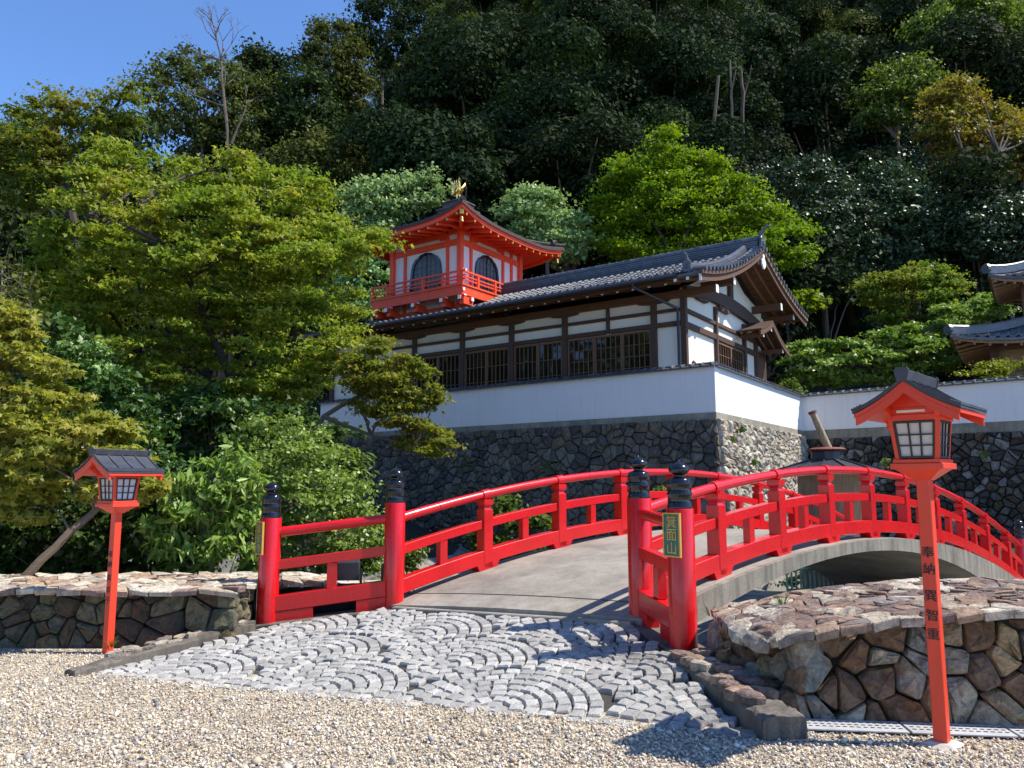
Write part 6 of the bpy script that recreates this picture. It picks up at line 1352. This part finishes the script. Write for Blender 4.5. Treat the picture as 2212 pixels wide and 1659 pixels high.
bare('dead_trunk', 'split topped dead trunk between the two other snags', [([(1590, 640, 41), (1582, 250, 41), (1580, 190, 41), (1577, 130, 41)], .13, .05), ([(1580, 200, 41), (1590, 150, 41)], .07, .03)], 'bark')
bare('dead_trunk', 'tall dark snag with a side branch, rightmost of the three', [([(1610, 640, 41), (1604, 330, 41), (1604, 200, 41), (1600, 150, 41)], .16, .09), ([(1606, 210, 41), (1618, 170, 41), (1623, 140, 41)], .06, .02)], 'dark_bark')

# ---- forest on the hillside
def forest_crown(seed, kind):
    rr = random.Random(seed); cl = []; nb = 15
    for i in range(nb):
        a = rr.random() * 6.283; f = i / nb
        if kind == 'round': z = 3.2 + 4.6 * f; r = 2.5 * math.sqrt(max(.08, 1 - ((z - 5.0) / 3.4) ** 2)) * (.35 + .6 * rr.random()); br = 1.0 + .75 * rr.random()
        elif kind == 'tall': z = 2.2 + 7.4 * f; r = 1.75 * math.sqrt(max(.06, 1 - ((z - 5) / 5) ** 2)) * (.3 + .7 * rr.random()); br = .8 + .6 * rr.random()
        else: z = 2.6 + 4.2 * f; r = 3.2 * (.3 + .7 * rr.random()) * (1 - .55 * f); br = .95 + .55 * rr.random()
        cl.append((V3((r * math.cos(a), r * math.sin(a), z)), (br, br, br * (.8 if kind != 'flat' else .5)), int(800 * br)))
    V, Fc = leaves(cl, .165, 'blade', .66, .35, .9, .55); m = MB(); limb(m, [V3((0, 0, -1.5)), V3((.15, .1, 2)), V3((0, 0, 5.2))], .22, .08, 6, .1)
    for c, r, n in cl[::2]: limb(m, [V3((0, 0, 2.6)), c * .5 + V3((0, 0, 1.2)), c], .09, .025, 4, .15)
    return V, Fc, m
ZONES = {'evergreen': ('evergreen_tree', 'evergreen_leaf', 'dark evergreen tree in the dense forest on the shaded hillside', 'evergreen trees on the hillside'),
         'deep': ('painted_shade_tree', 'painted_shade_leaf', 'nearly black green forest tree with deep shade put into its leaf colour', 'darkest trees of the forest'),  # same crowns as the other zones, hillside shade painted into the leaves
         'olive': ('olive_crowned_tree', 'olive_leaf', 'olive brown crowned tree in the forest on the hillside', 'olive brown trees on the hillside'),
         'glossy': ('glossy_tree', 'glossy_leaf', 'dark glossy leaved tree on the lower hillside among the forest', 'glossy trees on the hillside'),
         'fresh': ('fresh_tree', 'fresh_leaf', 'lighter green tree scattered in the hillside forest', 'lighter green trees on the hillside')}
PROTO = []
for k, kind in enumerate(('round', 'tall', 'flat', 'round', 'tall', 'round')):
    V, Fc, m = forest_crown(101 + k * 17, kind); me_c = bulk('crown', V, Fc, MAT['painted_shade_leaf']); me_t = mk('trunk', m, MAT['bark'], smooth=True); PROTO.append((me_c.data, me_t.data))
    bpy.data.objects.remove(me_c); bpy.data.objects.remove(me_t)
def plant_tree(nm, lab, grp, p, s, k, mat):
    r = bpy.data.objects.new(nm, None); col.objects.link(r); r.location = p; r.rotation_euler = (0, 0, rt.random() * 6.283); r.scale = (s, s, s * (.9 + .25 * rt.random())); tag(r, lab, 'tree', grp)
    for n_, me in zip(('crown', 'trunk'), PROTO[k]):
        o = bpy.data.objects.new(n_, me); o.parent = r; col.objects.link(o)
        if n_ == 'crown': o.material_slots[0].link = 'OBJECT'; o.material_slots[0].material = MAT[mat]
    return r
def hill_point(x, y, dz):
    d = ray(x, y); Y = 38.0
    while Y < 170:
        X = d.x / d.y * Y; z = EYE + d.z / d.y * Y
        if Y > 40 and terrain(X, Y) + dz >= z: return V3((X, Y, z - dz))
        Y += 0.5
    return None
cnt = 0; used = []
def forest_tree(x, y, zone, kind, s):
    global cnt
    p = hill_point(x, y, 5.0 * s)
    if p is None: return False
    for poly, Y in KEEP:
        if Y > 30 and p.y < Y + 4.5:
            cx, cy = sum(q[0] for q in poly) / len(poly), sum(q[1] for q in poly) / len(poly)
            if inside((cx + (x - cx) * .66, cy + (y - cy) * .66), poly): return False
    if any((p - q).length < 2.5 * s for q in used): return False
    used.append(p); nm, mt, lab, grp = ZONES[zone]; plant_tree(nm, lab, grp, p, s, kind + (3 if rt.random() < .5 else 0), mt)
    cnt += 1; return True
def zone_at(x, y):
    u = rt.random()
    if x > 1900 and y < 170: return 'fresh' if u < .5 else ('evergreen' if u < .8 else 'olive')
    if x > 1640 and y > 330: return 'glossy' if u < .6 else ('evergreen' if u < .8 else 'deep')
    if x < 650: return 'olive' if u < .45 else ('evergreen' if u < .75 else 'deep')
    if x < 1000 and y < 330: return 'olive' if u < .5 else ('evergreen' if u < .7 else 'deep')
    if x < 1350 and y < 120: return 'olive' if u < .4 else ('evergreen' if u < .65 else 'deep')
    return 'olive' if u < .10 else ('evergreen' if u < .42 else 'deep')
# big rounded trees that make the skyline
for nm, lab, poly, Y, mt in (
  ('skyline_tree', 'rounded olive green evergreen on the skyline behind the leafless tree', [(305, 160), (340, 130), (400, 110), (450, 122), (520, 150), (580, 180), (592, 230), (560, 330), (430, 340), (330, 320), (300, 240)], 52, 'olive_leaf'),
  ('skyline_tree', 'evergreen with a domed crown on the skyline right of the leafless tree', [(505, 150), (540, 110), (590, 105), (625, 140), (640, 220), (600, 320), (560, 300), (530, 200)], 56, 'evergreen_leaf'),
  ('skyline_tree', 'dark pointed evergreen between two olive crowns on the skyline', [(600, 240), (620, 160), (660, 145), (700, 190), (740, 320), (690, 400), (620, 380)], 53, 'evergreen_leaf'),
  ('skyline_tree', 'olive brown broad tree stepping up the skyline left of the highest trees', [(635, 110), (690, 60), (740, 50), (770, 90), (800, 180), (770, 280), (720, 250), (680, 170), (640, 160)], 58, 'olive_leaf'),
  ('skyline_tree', 'highest dark tree on the skyline at the edge of the blue sky', [(730, 60), (770, 20), (800, -20), (880, -60), (930, 0), (900, 110), (820, 160), (770, 110)], 63, 'evergreen_leaf')):
    shaped_tree(nm, lab, 'tree', poly, Y, 2.5, 110, 1.25, 120, .27, mt, 'blade', .75, (sum(p[0] for p in poly) / len(poly), max(p[1] for p in poly) + 120), (), .25, 'bark', nlimb=22, upb=.4)
# along the skyline first
for x in range(300, 900, 41):
    yy = sky_y(x); s = 1.0 + .5 * rt.random()
    for dy in (62, 90, 120):
        if forest_tree(x + rt.random() * 20, yy + dy, 'olive' if rt.random() < .55 else 'evergreen', rt.choice((0, 0, 2)), s): break
for y in range(-110, 700, 46):
    for x in range(-120, 2360, 70):
        xx, yy = x + (rt.random() - .5) * 60 + (39 if (y // 52) % 2 else 0), y + (rt.random() - .5) * 40
        if yy < sky_y(xx) + 105: continue
        if 840 < xx < 1640 and yy > 560: continue
        forest_tree(xx, yy, zone_at(xx, yy), rt.choice((0, 0, 1, 2)), 1.0 + .9 * rt.random() ** 1.5)
print('forest trees', cnt)

# trees that stand left of and behind the photographer (they show in the window panes)
for k, (x, y, s) in enumerate(((-16, 6, 1.1), (-15, 1, 1.3), (-13, -4, 1.2), (-18, -3, 1.4), (-9, -9, 1.2), (-4, -12, 1.3), (-20, 11, 1.2), (2, -14, 1.3), (-18, 22, 1.3), (-22, 20, 1.6), (-19, 17, 1.2), (-25, 24, 1.7), (-24, 16, 1.5), (-28, 21, 1.8))):
    plant_tree('evergreen_tree', 'dark evergreen tree on the open side of the forecourt', 'evergreens around the forecourt', (x, y, terrain(x, y) - .2), s, k % 6, 'evergreen_leaf')
for x, y, s in ((-8.6, 11.4, .55), (-10.6, 12.8, .7), (-13.2, 12.2, .7), (-9.6, 15.0, .8), (-12.5, 16.5, .9)):
    plant_tree('round_shrub', 'round dark evergreen shrub on the stream bank left of the golden maple', 'evergreen shrubs on the stream bank', (x, y, terrain(x, y) - 1.0 * s), s, 2, 'dark_leaf')
